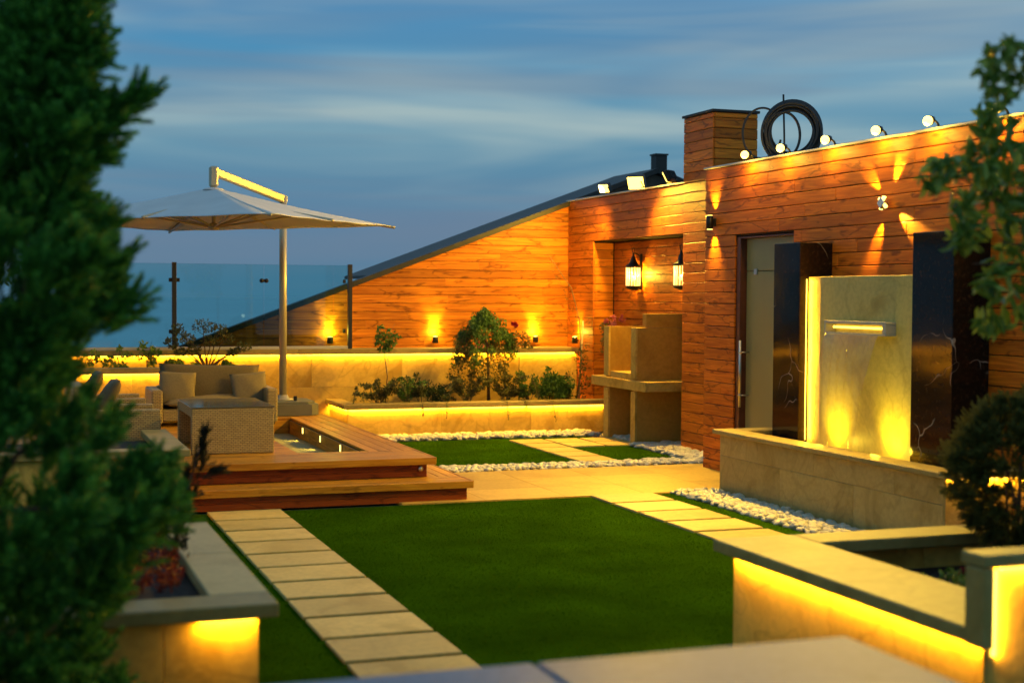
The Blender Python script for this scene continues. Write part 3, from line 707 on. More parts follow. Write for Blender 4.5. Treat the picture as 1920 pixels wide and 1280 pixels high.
MB().cbox(7.96, 8.02, 16.332, 17.038, .0, .678, .003).build('back_panel', STONE_DK, bq)
MB().cbox(7.52, 8.04, 16.215, 16.32, 1.457, 1.63, .003).build('chimney_hood', STONE_DK, bq)

# ================================================================== GLASS RAILING
gr = thing('glass_railing', (2.1, 18.97, 1.11), 'clear glass railing with two black posts standing on the high ledge', 'railing')
for x in (2.10, 4.43):
    MB().cbox(x-.028, x+.028, 19.02, 19.08, 1.112, 2.25, .003).build('post', BLACKP, gr)
for (x0, x1) in ((.75, 2.065), (2.135, 3.262), (3.270, 4.20), (4.206, 4.397)):
    MB().cbox(x0, x1, 19.044, 19.054, 1.15, 2.235, .001).build('glass_pane', GLASS, gr)
MB().cbox(.7, 4.40, 19.025, 19.074, 1.112, 1.149, .002).build('base_channel', MATS['cap_metal'], gr)
for x in (2.10, 4.40):
    for z in (1.35, 2.02):
        c_ = MB(); c_.cbox(x-.07, x+.07 if x < 3 else x-.03, 19.032, 19.0435, z-.025, z+.025, .004); c_.build('clamp', METAL_DK, gr)
c_ = MB(); c_.lathe((3.235, 19.04, 2.02), [(.026, -.012), (.03, 0), (.026, .003)], 14, 'y'); c_.lathe((3.297, 19.04, 2.02), [(.026, -.012), (.03, 0), (.026, .003)], 14, 'y'); c_.cbox(3.235, 3.297, 19.030, 19.040, 2.0, 2.04, .002); c_.build('clamp', METAL_DK, gr)

# ================================================================== LAMPS
# uplights on the gable and beside it
def uplight(x, y, face, lab, power=40):
    t = thing('uplight', (x, y, 1.2), lab, 'wall lamp', 'small uplights along the timber walls')
    mb = MB(); d = Vector(face)
    c = Vector((x, y, 0)) + d*.075
    mb.lathe((c.x, c.y, 1.17), [(.038, 0), (.042, .004), (.042, .088), (.036, .092)], 18); mb.build('lamp_body', METAL_DK, t)
    m2 = MB(); a = Vector((x, y, 0)) + d*.012
    m2.cbox(min(a.x, c.x)-.008 if d.y else min(a.x, c.x), max(a.x, c.x)+.008 if d.y else max(a.x, c.x), min(a.y, c.y) if d.y else c.y-.008, max(a.y, c.y) if d.y else c.y+.008, 1.20, 1.225, .002); m2.build('bracket', METAL_DK, t)
    MB().lathe((c.x, c.y, 1.2625), [(.034, 0), (.03, .004), (.001, .006)], 16).build('lens', BULB, t)
    lamp('SPOT', t, (c.x, c.y, 1.285), power*1.4, (1, .64, .05), aim=(-d.x*.20, -d.y*.20, 1), spot_size=R(64), spot_blend=.8, shadow_soft_size=.02)
    lamp('POINT', t, (c.x, c.y, 1.33), power*.22, (1, .68, .05), shadow_soft_size=.03)
uplight(4.22, 19.4, (0, -1, 0), 'small uplight glowing on the gable wall behind the glass railing')
uplight(5.72, 19.4, (0, -1, 0), 'small uplight on the gable wall between the slim rose and the weeping tree')
uplight(7.22, 19.4, (0, -1, 0), 'small uplight on the gable wall just right of the weeping tree')
uplight(7.74, 18.92, (-1, 0, 0), 'small uplight on the side timber wall beside the gable corner, behind the tall cane', 26)
# floodlights
def flood(y, lab, s=.1, p=600, turn=0.0, lt=None):
    t = thing('floodlight', (7.68, y, 3.2), lab, 'floodlight', 'floodlights on top of the timber wall')
    M = Matrix.Translation((7.62, y, 3.30)) @ Matrix.Rotation(turn, 4, 'Z') @ Matrix.Rotation(R(-28), 4, 'Y')
    mb = MB(); mb.cbox(-.035, .03, -s, s, -s*.8, s*.8, .008, M)
    for k in range(5): mb.cbox(.031, .05, -s*.8+k*s*.4-.004, -s*.8+k*s*.4+.004, -s*.6, s*.6, .001, M)
    mb.build('lamp_housing', METAL_DK, t)
    MB().cbox(-.046, -.0355, -s*.92, s*.92, -s*.72, s*.72, .003, M).build('lamp_glass', BULB, t)
    b_ = MB(); b_.tube([(7.62, y-s-.012, 3.30), (7.66, y-s-.012, 3.225), (7.66, y+s+.012, 3.225), (7.62, y+s+.012, 3.30)], .007, 6); b_.build('bracket', METAL_DK, t)
    d = (Matrix.Rotation(lt if lt is not None else turn, 3, 'Z') @ Matrix.Rotation(R(-28), 3, 'Y')) @ Vector((-1, 0, 0))
    if p: lamp('SPOT', t, M @ Vector((-.08, 0, 0)), p, (1, .58, .05), aim=d, spot_size=R(158), spot_blend=.6, shadow_soft_size=.07)
flood(17.77, 'left, smaller looking floodlight on the timber wall near the gable corner', .075, 560, R(38), R(-32))
flood(16.75, 'big square floodlight glaring on the timber wall, second from the gable', .115, 1050, R(45), R(28))
flood(15.78, 'floodlight turned edge on beside the top of the chimney column', .09, 60, R(-50))
# row of lamps on the right wall
for i, (y, lab) in enumerate(((12.82, 'lamp on the wall top nearest the chimney column'), (12.12, 'lamp on the wall top under the black hose coil, second of the row'),
                              (11.33, 'lamp on the wall top above the left marble pillar, third of the row'), (10.53, 'lamp on the wall top above the star shaped wall light'),
                              (9.80, 'lamp on the wall top just left of the leafy tree, fifth of the row'), (8.95, 'lamp on the wall top farthest right, shining through the tree'))):
    t = thing('wall_top_lamp', (7.08, y, 3.22), lab, 'lamp', 'row of lamps along the wall top')
    mb = MB(); mb.tube([(7.14, y+.02, 3.222), (7.12, y+.02, 3.26), (7.08, y+.01, 3.28)], .010, 8); mb.tube([(7.10, y+.055, 3.295), (7.04, y+.015, 3.275)], [.022, .040], 16); mb.build('lamp_body', METAL_DK, t)
    MB().ball((7.01, y-.005, 3.268), .040, 16, 10).build('bulb', BULB, t)
    lamp('SPOT', t, (6.93, y, 3.25), 225, (1, .60, .05), aim=(-1, 0, -.62), spot_size=R(132), spot_blend=.5, shadow_soft_size=.05)
    lamp('POINT', t, (6.98, y, 3.17), 9, (1, .58, .06), shadow_soft_size=.04)
# up and down light
t = thing('updown_wall_light', (7.11, 13.62, 2.63), 'dark cylinder wall light shining up and down, left of the door', 'wall lamp')
mb = MB(); mb.lathe((7.045, 13.62, 2.56), [(.034, 0), (.038, .003), (.038, .137), (.034, .14)], 18); mb.build('lamp_body', METAL_DK, t)
mb = MB(); mb.cbox(7.082, 7.112, 13.60, 13.64, 2.59, 2.67, .003); mb.build('bracket', METAL_DK, t)
MB().lathe((7.045, 13.62, 2.553), [(.001, -.002), (.03, 0), (.03, .006)], 14).build('lens', BULBS, t)
MB().lathe((7.045, 13.62, 2.701), [(.03, 0), (.03, .004), (.001, .006)], 14).build('lens', BULBS, t)
lamp('SPOT', t, (7.045, 13.62, 2.545), 60, (1, .68, .05), aim=(.3, 0, -1), spot_size=R(72), spot_blend=1.0, shadow_soft_size=.012)
lamp('SPOT', t, (7.045, 13.62, 2.715), 45, (1, .60, .05), aim=(.25, 0, 1), spot_size=R(72), spot_blend=1.0, shadow_soft_size=.012)
# four beam light
t = thing('four_beam_wall_light', (7.11, 10.46, 2.65), 'small chrome wall light throwing four star beams on the timber, above the fountain', 'wall lamp')
Mx = Matrix.Translation((7.055, 10.46, 2.65)) @ Matrix.Rotation(R(45), 4, 'X')
mb = MB(); mb.cbox(-.035, .03, -.038, .038, -.038, .038, .004, Mx); mb.build('lamp_body', plain('chrome', (.75, .75, .75), .12, 1.0), t)
for k, (dy, dz, L, pw) in enumerate(((-.45, 1, 1, 55), (.75, .7, .5, 26), (.50, -1, .7, 36), (-.9, -.62, .8, 40))):
    v = Vector((0, dy, dz)).normalized(); p = Vector((7.045, 10.46, 2.65)) + v*.052
    m2 = MB(); m2.tube([p - v*.014, p + v*.006], [.014, .018], 12); m2.build('lens', BULBS, t)
    lamp('SPOT', t, p + v*.02, pw*2.6, (1, .62, .06), aim=(.24, v.y, v.z), spot_size=R(34), spot_blend=.85, shadow_soft_size=.004)
# lanterns
def lantern(y, lab):
    t = thing('lantern', (8.05, y, 1.95), lab, 'lantern', 'glass rod lanterns in the recess')
    x = 7.92; z0 = 1.95
    mb = MB(); mb.lathe((x, y, z0), [(.001, -.03), (.03, -.02), (.085, 0), (.10, .01), (.10, .03), (.085, .035)], 22); mb.build('base_ring', METAL_DK, t)
    mb = MB(); mb.lathe((x, y, z0+.275), [(.10, 0), (.105, .015), (.10, .03), (.07, .045), (.045, .085), (.03, .13), (.012, .17), (.016, .18), (.001, .20)], 22); mb.build('dome', METAL_DK, t)
    mb = MB(); mb.tube([(x, y+.035*math.cos(a), z0+.505+.035*math.sin(a)) for a in [2*PI*k/16 for k in range(17)]], .005, 6, False); mb.build('hanging_ring', METAL_DK, t)
    for k in range(14):
        a = 2*PI*k/14; MB().lathe((x+.088*math.cos(a), y+.088*math.sin(a), z0), [(.009, .036), (.009, .274)], 8).build('glass_rod', LANTG, t)
    mb = MB(); mb.cbox(8.02, 8.048, y-.02, y+.02, z0-.02, z0+.46, .003); mb.tube([(8.03, y, z0+.42), (7.97, y, z0+.46), (x, y, z0+.47)], .007, 6); mb.tube([(8.03, y, z0-.01), (7.95, y, z0-.02)], .008, 6); mb.build('wall_bracket', METAL_DK, t)
    MB().ball((x, y, z0+.13), .034).build('bulb', BULB, t)
    lamp('POINT', t, (x+.035, y-.02, z0+.18), 55, (1, .56, .04), shadow_soft_size=.03)
lantern(17.50, 'glass rod lantern on the recess wall, fully in view left of the column')
lantern(16.06, 'glass rod lantern half hidden by the chimney column')
# step lights
for y, lab in ((16.22, 'farthest back of the three lit step lights in the deck well'), (15.26, 'middle one of the three lit step lights in the deck well'), (14.28, 'nearest of the three lit step lights in the deck well')):
    t = thing('step_light', (3.238, y, .28), lab, 'step light', 'step lights in the deck well')
    MB().cbox(3.226, 3.237, y-.028, y+.028, .245, .325, .003).build('frame', STEEL, t)
    MB().cbox(3.221, 3.2255, y-.02, y+.02, .253, .317, .001).build('lens', BULBS, t)
    lamp('SPOT', t, (3.21, y, .29), 5.5, (1, .74, .16), aim=(-1, 0, -.55), spot_size=R(110), spot_blend=.7, shadow_soft_size=.02)
for (x, y, z, lab) in ((3.60, 12.627, .255, 'unlit round step light at the right end of the upper deck riser'), (3.938, 12.5, .07, 'small metal step light on the right end of the lower step')):
    t = thing('step_light', (x, y, z), lab, 'step light')
    mb = MB(); mb.lathe((x, y, z), [(.022, -.006 if x < 3.7 else 0), (.026, -.012), (.016, -.018)], 14, 'y'); mb.build('frame', STEEL, t)

# ================================================================== PARASOL
ps = thing('parasol', (3.28, 17.75, .36), 'large square cream cantilever parasol with a side pole, over the sofa set', 'parasol')
A, B, D, C_ = Vector((2.52, 14.34, 2.65)), Vector((4.32, 16.39, 2.65)), Vector((2.04, 18.99, 2.65)), Vector((.24, 16.94, 2.65))
AP = Vector((2.28, 16.66, 3.06)); cs = [A, B, D, C_]
V = []; F = []
def sag(p, q, u, v):   # u along edge, v from edge to apex
    e = p.lerp(q, u); w = e.lerp(AP, v); s_ = math.sin(PI*u)*(1-v)
    w.z -= .035*math.sin(PI*v)*.6 + .018*s_ ; ctr = (p+q)/2; w += (AP-ctr).normalized()*.05*math.sin(PI*u)*(1-v)*Vector((1,1,0)).length*.8
    w.z += .004*math.sin(u*23)*(1-v)
    return w
n = 16
for k in range(4):
    p, q = cs[k], cs[(k+1) % 4]; o = len(V)
    for j in range(n+1):
        for i in range(n+1): V.append(tuple(sag(p, q, i/n, j/n*.97)))
    for j in range(n):
        for i in range(n): F.append((o+j*(n+1)+i, o+j*(n+1)+i+1, o+(j+1)*(n+1)+i+1, o+(j+1)*(n+1)+i))
mb = MB(); mb.add(V, F, True); cn = mb.build('canopy', FABRIC, ps, fix=False)
md = cn.modifiers.new('thickness', 'SOLIDIFY'); md.thickness = .004
mb = MB(); mb.lathe((AP.x, AP.y, AP.z-.025), [(.13, -.012), (.10, .012), (.001, .03)], 16); mb.build('vent_cap', FABRIC, cn)
hub = MB(); hub.lathe((AP.x, AP.y, 2.60), [(.03, -.03), (.06, -.02), (.065, .02), (.04, .05)], 16); hub.tube([(AP.x, AP.y, 2.60), (AP.x, AP.y, 3.1)], .022, 12); hub.build('hub', ALU, ps)
mb = MB(); mb.cbox(AP.x-.05, AP.x+.05, AP.y-.05, AP.y+.05, 3.06, 3.30, .02); mb.build('mast_head', ALU, ps)
ends = cs + [(cs[k]+cs[(k+1) % 4])/2 + (AP-(cs[k]+cs[(k+1) % 4])/2)*Vector((1,1,0)).length*.03 for k in range(4)]
for e_ in ends:
    a = AP + Vector((0, 0, -.05)); b_ = e_ + Vector((0, 0, -.012)); mid = a.lerp(b_, .52); mid.z -= .035
    mb = MB(); mb.tube([a, mid, b_, b_ + (b_-a).normalized()*.03], [.017]*4, 8); rb = mb.build('rib', ALU, ps)
    mb = MB(); mb.tube([Vector((AP.x, AP.y, 2.60)), mid + Vector((0,0,-.008))], .012, 8); mb.build('strut', ALU, rb)
PX, PY = 3.28, 17.75
mb = MB(); mb.tube([(PX, PY, .57), (PX, PY, 3.05)], .046, 22); mb.build('pole', ALU, ps)
mb = MB(); d = Vector((PX, PY, 3.02)) - Vector((AP.x, AP.y, 3.24)); L = d.length; q = d.to_track_quat('X', 'Z').to_matrix().to_4x4()
mb.cbox(-.03, L+.06, -.035, .035, -.05, .05, .014, Matrix.Translation((AP.x, AP.y, 3.24)) @ q); mb.build('arm', ALU, ps)
mb = MB(); mb.prism([(2.72, 17.32), (3.56, 17.32), (3.66, 17.42), (3.66, 18.02), (3.56, 18.12), (2.72, 18.12), (2.62, 18.02), (2.62, 17.42)], 2, .365, .50); mb.prism([(2.76, 17.36), (3.52, 17.36), (3.62, 17.46), (3.62, 17.98), (3.52, 18.08), (2.76, 18.08), (2.66, 17.98), (2.66, 17.46)], 2, .5005, .53); mb.build('base_box', BOXM, ps)
mb = MB(); mb.lathe((PX, PY, .532), [(.15, 0), (.15, .012), (.075, .02), (.06, .06)], 22); mb.build('base_flange', ALU, ps)
mb = MB(); mb.cbox(PX+.10, PX+.14, PY-.20, PY-.16, .532, .59, .006); mb.build('foot_pedal', METAL_DK, ps)

# ================================================================== FURNITURE
def pillow(w, h, th, m, name, lab, M, cat='cushion', parent=None, group=None, seed=0):
    rd = random.Random(seed); n = 14; V = []; F = []; ph = rd.uniform(0, 6)
    for side in (1, -1):
        for j in range(n+1):
            for i in range(n+1):
                u = i/n*2-1; v = j/n*2-1
                k = (max(0, 1-u*u)**.45)*(max(0, 1-v*v)**.45)
                pin = 1 - .05*(1-abs(u)**2)*abs(v) ; pin2 = 1 - .05*(1-abs(v)**2)*abs(u)
                wr = .010*math.sin(5*u+3*v+ph)*k + .006*math.sin(11*u-7*v+ph)*(1-k)*k*3
                V.append((u*w/2*pin2, side*(th/2*k + wr*(1 if side > 0 else -.4)) , v*h/2*pin))
    for s_ in range(2):
        o = s_*(n+1)**2
        for j in range(n):
            for i in range(n):
                q = (o+j*(n+1)+i, o+j*(n+1)+i+1, o+(j+1)*(n+1)+i+1, o+(j+1)*(n+1)+i); F.append(q if s_ else q[::-1])
    mb = MB(); mb.add([tuple(M @ Vector(v)) for v in V], F, True); o = mb.build(name, m, parent, fix=False)
    import bmesh
    bm = bmesh.new(); bm.from_mesh(o.data); bmesh.ops.remove_doubles(bm, verts=bm.verts, dist=.0005); bmesh.ops.recalc_face_normals(bm, faces=bm.faces); bm.to_mesh(o.data); bm.free()
    if parent is None: o['label'] = lab; o['category'] = cat
    if group: o['group'] = group
    return o
T = Matrix.Translation
def rot(a, ax): return Matrix.Rotation(R(a), 4, ax)
sf = thing('sofa', (2.25, 16.7, .36), 'woven two seat sofa with brown back cushions behind the table', 'sofa')
for x0 in (1.55, 2.83): MB().cbox(x0, x0+.12, 16.28, 17.08, .39, .77, .015).build('armrest', WICK, sf)
MB().cbox(1.672, 2.828, 16.95, 17.06, .40, .78, .012).build('back_frame', WICK, sf)
MB().cbox(1.672, 2.828, 16.32, 16.948, .42, .55, .01).build('seat_frame', WICK, sf)
for x in (1.58, 2.88):
    for y in (16.33, 17.02): MB().cbox(x, x+.045, y-.022, y+.022, .361, .389, .003).build('leg', METAL_DK, sf)
pillow(1.15, .62, .15, CUSH, 'seat_cushion', '', T((2.25, 16.62, .61)) @ rot(90, 'X'), parent=sf, seed=1)
pillow(1.16, .46, .17, CUSH2, 'back_cushion', '', T((2.26, 16.86, .80)) @ rot(-10, 'X') @ rot(1.5, 'Y'), parent=sf, seed=2)
pillow(.42, .40, .15, CUSH, 'cushion', 'square taupe scatter cushion leaning at the left end of the sofa', T((1.86, 16.60, .765)) @ rot(-16, 'X') @ rot(4, 'Y'), seed=3)
pillow(.42, .38, .15, CUSH, 'cushion', 'square taupe scatter cushion at the right end of the sofa', T((2.68, 16.60, .755)) @ rot(-18, 'X') @ rot(-5, 'Y'), seed=5)
def armchair(y0, lab):
    t = thing('armchair', (1.0, y0+.36, .36), lab, 'armchair', 'woven armchairs in a row at the left of the table')
    for y in (y0, y0+.68): MB().cbox(.70, 1.375, y, y+.07, .39, .775, .012).build('armrest', WICK, t)
    MB().cbox(.60, .698, y0, y0+.75, .39, 1.0, .012).build('backrest', WICK, t)
    MB().cbox(.70, 1.34, y0+.072, y0+.678, .42, .54, .01).build('seat_frame', WICK, t)
    for x in (.66, 1.33):
        for y in (y0+.035, y0+.715): MB().cbox(x-.02, x+.02, y-.02, y+.02, .361, .389, .003).build('leg', METAL_DK, t)
    pillow(.60, .60, .13, CUSH, 'seat_cushion', '', T((1.03, y0+.375, .60)) @ rot(90, 'X'), parent=t, seed=8)
armchair(15.04, 'woven armchair at the far left, next to the sofa')
armchair(13.57, 'woven armchair at the left edge of the deck, nearer the camera and behind the conifer')
pillow(.44, .42, .15, CUSH2, 'cushion', 'dark scatter cushion leaning back in the far armchair', T((.86, 15.42, .86)) @ rot(90, 'Z') @ rot(28, 'X'), seed=11)
pillow(.44, .42, .15, CUSH2, 'cushion', 'dark scatter cushion leaning back in the nearer armchair', T((.92, 13.95, .86)) @ rot(90, 'Z') @ rot(30, 'X'), seed=12)
tb = thing('coffee_table', (2.0, 13.95, .36), 'woven table with a glass top at the front of the deck', 'table')
MB().cbox(1.63, 2.39, 13.38, 13.46, .362, .79, .008).build('side_panel', WICK, tb)
MB().cbox(1.63, 2.39, 14.42, 14.50, .362, .79, .008).build('side_panel', WICK, tb)
MB().cbox(1.635, 2.385, 13.462, 14.418, .70, .79, .006).build('table_frame', WICK, tb)
MB().cbox(1.625, 2.395, 13.375, 14.505, .792, .800, .002).build('glass_top', GLASSTOP, tb)

# ================================================================== HOSE COIL
hc = thing('hose_coil', (7.62, 12.95, 3.10), 'large black coil of hose standing on the roof behind the wall lamps', 'hose')
def ring(c, ry, rz, rad, ph=0, tiltx=.0, n=40, fr=1.0):
    return [(c[0] + tiltx*math.sin(a+ph), c[1] + ry*math.cos(a), c[2] + rz*math.sin(a)) for a in [2*PI*fr*k/n + ph for k in range(n+1)]]
for i in range(12):
    rr_ = .225 + .024*(i % 4) + random.uniform(-.008, .008); mb = MB(); mb.tube([(7.62 + .82*rr_*math.cos(a) + .02*(i//4), 12.95 - .57*rr_*math.cos(a) + .03*(i//4), 3.515 + .02*(i % 3) + (rr_+.01)*math.sin(a)) for a in [2*PI*k/40 + i for k in range(41)]], .014, 6, False); mb.build('hose_loop', HOSE, hc)
mb = MB(); mb.tube([(7.55 + .14*math.cos(a), 13.0 - .10*math.cos(a), 3.50 + .24*math.sin(a)) for a in [2*PI*k/40 for k in range(41)]], .014, 6, False); mb.build('hose_loop', HOSE, hc)
mb = MB(); mb.tube([(7.42 + .16*math.cos(a), 13.2 - .12*math.cos(a), 3.54 + .26*math.sin(a)) for a in [5*k/40 + 1 for k in range(41)]], .012, 6, False); mb.build('hose_loop', HOSE, hc)
mb = MB(); mb.tube([(7.56, 12.98, 3.10), (7.56, 12.99, 3.5), (7.55, 13.0, 3.92)], .01, 6); mb.build('holder_rod', METAL_DK, hc)

# ================================================================== PLANTS
def leafverts(C, Dr, size, wid=.45, fold=.25):
    """C centres (n,3), Dr directions (n,3) -> diamond leaves"""
    n = len(C); Dr = Dr/np.linalg.norm(Dr, axis=1, keepdims=True)
    rnd = rng.normal(size=(n, 3)); sd = np.cross(Dr, rnd); sd /= np.linalg.norm(sd, axis=1, keepdims=True)+1e-9; nn = np.cross(Dr, sd)
    s = size*rng.uniform(.65, 1.25, (n, 1))
    V = np.empty((n, 6, 3)); b = C - Dr*s*.5
    V[:,0] = b; V[:,1] = b + Dr*s*.35 + sd*s*wid*.5 + nn*s*fold*.3; V[:,2] = b + Dr*s*.78 + sd*s*wid*.32 + nn*s*fold*.2
    V[:,3] = b + Dr*s - nn*s*fold*.35; V[:,4] = b + Dr*s*.78 - sd*s*wid*.32 + nn*s*fold*.2; V[:,5] = b + Dr*s*.35 - sd*s*wid*.5 + nn*s*fold*.3
    i = np.arange(n)[:, None]*6
    F = np.concatenate([i + np.array([[0,1,2,3]]), i + np.array([[0,3,4,5]])])
    return V.reshape(-1, 3), F
def blob(c, r_, n, hollow=.35):
    d = rng.normal(size=(n, 3)); d /= np.linalg.norm(d, axis=1, keepdims=True)
    return np.array(c) + d*np.array(r_)*(hollow + (1-hollow)*rng.uniform(0, 1, (n, 1))**.6), d
def foliage(parent, name, cl, size, m, droop=0.0, outward=.6, wid=.45, up=0.0):
    P = []; Dd = []
    for (c, r_, n) in cl:
        p, d = blob(c, r_, n); P.append(p); Dd.append(d*outward + rng.normal(size=d.shape)*.55 + np.array([0, 0, up-droop]))
    V, F = leafverts(np.concatenate(P), np.concatenate(Dd), size, wid); return npmesh(name, V, F, m, parent)
def stems(parent, base, tips, r0_, m=BARK, name='stem', bend=.12, split=.35):
    mb = MB(); base = Vector(base)
    for tp in tips:
        tp = Vector(tp); mid = base.lerp(tp, split); mid.z = base.z + (tp.z-base.z)*(split+.12); mid += Vector((random.uniform(-1, 1), random.uniform(-1, 1), 0))*bend*(tp-base).length*.35
        m2 = base.lerp(tp, .7) + Vector((random.uniform(-1, 1), random.uniform(-1, 1), 0))*bend*(tp-base).length*.25; m2.z = base.z + (tp.z-base.z)*.8
        mb.tube([base, mid, m2, tp], [r0_, r0_*.75, r0_*.5, r0_*.25], 7)
    return mb.build(name, m, parent)
def flowers(parent, pts, r_, m, name='flower'):
    for p in pts:
        V, F = leafverts(*[np.array(x) for x in zip(*[(np.array(p) + rng.normal(size=3)*r_*.35, rng.normal(size=3) + np.array([0, -.3, .5])) for _ in range(16)])], r_*1.3, .9, .5)
        npmesh(name, V, F, m, parent)
ZS = .36
# slim standard rose
t = thing('rose_tree', (4.78, 18.45, ZS), 'slim standard rose with a small round head, standing left in the low planter', 'rose')
foliage(t, 'foliage', [((4.78, 18.45, 1.25), (.17, .14, .15), 260), ((4.70, 18.45, 1.38), (.07, .07, .08), 24), ((4.90, 18.42, 1.28), (.08, .07, .05), 24), ((4.74, 18.42, 1.13), (.08, .07, .05), 24)], .058, L_MIX)
stems(t, (4.77, 18.45, ZS), [(4.78, 18.45, 1.22)], .010, bend=.1); stems(t, (4.80, 18.45, ZS), [(4.80, 18.45, 1.15)], .006, CANE, 'cane', bend=.01)
stems(t, (4.78, 18.45, 1.12), [(4.90, 18.44, 1.46), (4.68, 18.45, 1.40), (4.95, 18.42, 1.25), (4.66, 18.44, 1.22)], .005, STEM, 'twig')
# weeping standard tree
t = thing('weeping_tree', (6.18, 18.4, ZS), 'weeping standard tree with a dense umbrella of foliage in the middle of the low planter', 'tree')
dome = []
for k in range(110):
    a = random.uniform(0, 2*PI); ph = random.uniform(0, 1); ph = ph**.75; rx = (.36 + .07*math.sin(3*a+1) + random.uniform(-.05, .05))*math.sin(ph*PI/2)**1.25; zz = 1.08 + .50*math.cos(ph*PI/2) + random.uniform(-.05, .03) - (.12 if math.cos(a) < -.3 else 0)*ph
    dome.append(((6.12 + rx*math.cos(a), 18.4 + rx*.8*math.sin(a), zz), (.07, .07, .10), 44))
foliage(t, 'foliage', dome, .045, L_MIX, droop=.9, outward=.4)
low = [((6.10 + random.uniform(-.36, .34), 18.38 + random.uniform(-.14, .14), random.uniform(.66, 1.15)), (.08, .08, .13), 42) for k in range(46)]
low += [((5.82+random.uniform(-.08, .06), 18.36, random.uniform(1.02, 1.25)), (.08, .07, .07), 40) for k in range(4)]
foliage(t, 'foliage', low, .036, L_DRY, droop=.5)
stems(t, (6.20, 18.4, ZS), [(6.16, 18.4, 1.3)], .026, bend=.08, name='trunk')
stems(t, (6.16, 18.4, 1.2), [(6.42, 18.35, 1.02), (5.86, 18.35, 1.0), (6.3, 18.3, .85), (5.95, 18.3, .82), (6.05, 18.45, 1.45)], .009, name='branch')
flowers(t, [(5.98, 18.22, 1.20), (6.04, 18.20, 1.17), (6.01, 18.22, 1.15)], .035, F_PNK)
# red rose right of it
t = thing('rose_tree', (6.62, 18.4, ZS), 'standard rose with one dark red bloom, right of the weeping tree', 'rose')
foliage(t, 'foliage', [((6.62, 18.38, 1.24), (.17, .14, .13), 180), ((6.50, 18.38, 1.15), (.10, .1, .08), 60), ((6.74, 18.36, 1.16), (.09, .08, .06), 36)], .05, L_DRY)
stems(t, (6.64, 18.4, ZS), [(6.62, 18.4, 1.24)], .008, bend=.06); stems(t, (6.62, 18.4, 1.2), [(6.56, 18.38, 1.44), (6.76, 18.36, 1.2), (6.50, 18.37, 1.12)], .004, STEM, 'twig')
flowers(t, [(6.55, 18.36, 1.46)], .045, F_RED)
# round bush right
t = thing('shrub', (7.08, 18.3, ZS), 'dense mid green rounded shrub near the right end of the low planter', 'shrub')
cl = [((7.08 + random.uniform(-.24, .24), 18.3 + random.uniform(-.15, .15), .54 + random.uniform(-.1, .17)), (.12, .1, .1), 70) for k in range(28)] + [((7.04, 18.3, .80), (.06, .06, .10), 40), ((7.0, 18.3, .72), (.12, .1, .08), 50)]
foliage(t, 'foliage', cl, .056, L_MIX, up=.3); stems(t, (7.08, 18.3, ZS), [(7.2, 18.3, .6), (6.95, 18.3, .62), (7.05, 18.3, .85)], .008, name='stem')
# tall cane climber
t = thing('climbing_rose', (7.52, 18.3, ZS), 'leggy climbing rose tied to a cane, its bare shoot rising up the timber wall', 'rose')
mb = MB(); mb.tube([(7.50, 18.35, ZS), (7.56, 18.36, 1.5)], .012, 8); mb.build('cane', CANE, t)
sh = [(7.44, 18.3, ZS), (7.52, 18.32, .9), (7.50, 18.34, 1.5), (7.38, 18.36, 1.95), (7.2, 18.38, 2.2), (7.08, 18.4, 2.38)]
mb = MB(); mb.tube(sh, [.010, .009, .007, .005, .004, .003], 7); mb.build('stem', STEM, t)
cl = [((p[0] + random.uniform(-.10, .10), p[1] - random.uniform(0, .08), p[2]), (.08, .07, .09), 26) for p in [(7.50, 18.3, z) for z in (.45, .5, .58, .65, .72, .8, .88, .95, 1.05, 1.12)]]
cl += [((7.30+random.uniform(-.05, .05), 18.25, z), (.06, .06, .08), 26) for z in (.42, .5, .58, .68, .76)]
foliage(t, 'foliage', cl, .042, L_DRY)
cl = []
for i in range(26):
    s_ = i/25; a = Vector(sh[2]).lerp(Vector(sh[5]), s_) + Vector((.05*math.sin(s_*3)*-1, 0, .05*math.sin(s_*PI))); cl.append(((a.x-.03, a.y-.02, a.z), (.035, .02, .03), 3))
foliage(t, 'foliage', cl, .028, L_DRY)
# pink flowering rose at the recess
t = thing('rose_bush', (7.88, 18.1, ZS), 'pink flowering rose bush against the recess corner behind the barbecue', 'rose')
cl = [((7.80 + random.uniform(-.12, .14), 18.05 + random.uniform(-.12, .1), random.uniform(1.0, 1.45)), (.08, .08, .09), 34) for k in range(14)]
foliage(t, 'foliage', cl, .045, L_DRY); stems(t, (7.85, 18.1, ZS), [(7.72, 18.05, 1.3), (7.92, 18.1, 1.4), (7.8, 18.0, 1.2)], .009)
flowers(t, [(7.74+random.uniform(0, .26), 17.97+random.uniform(-.06, .06), 1.40+random.uniform(0, .18)) for k in range(11)], .034, F_PNK)
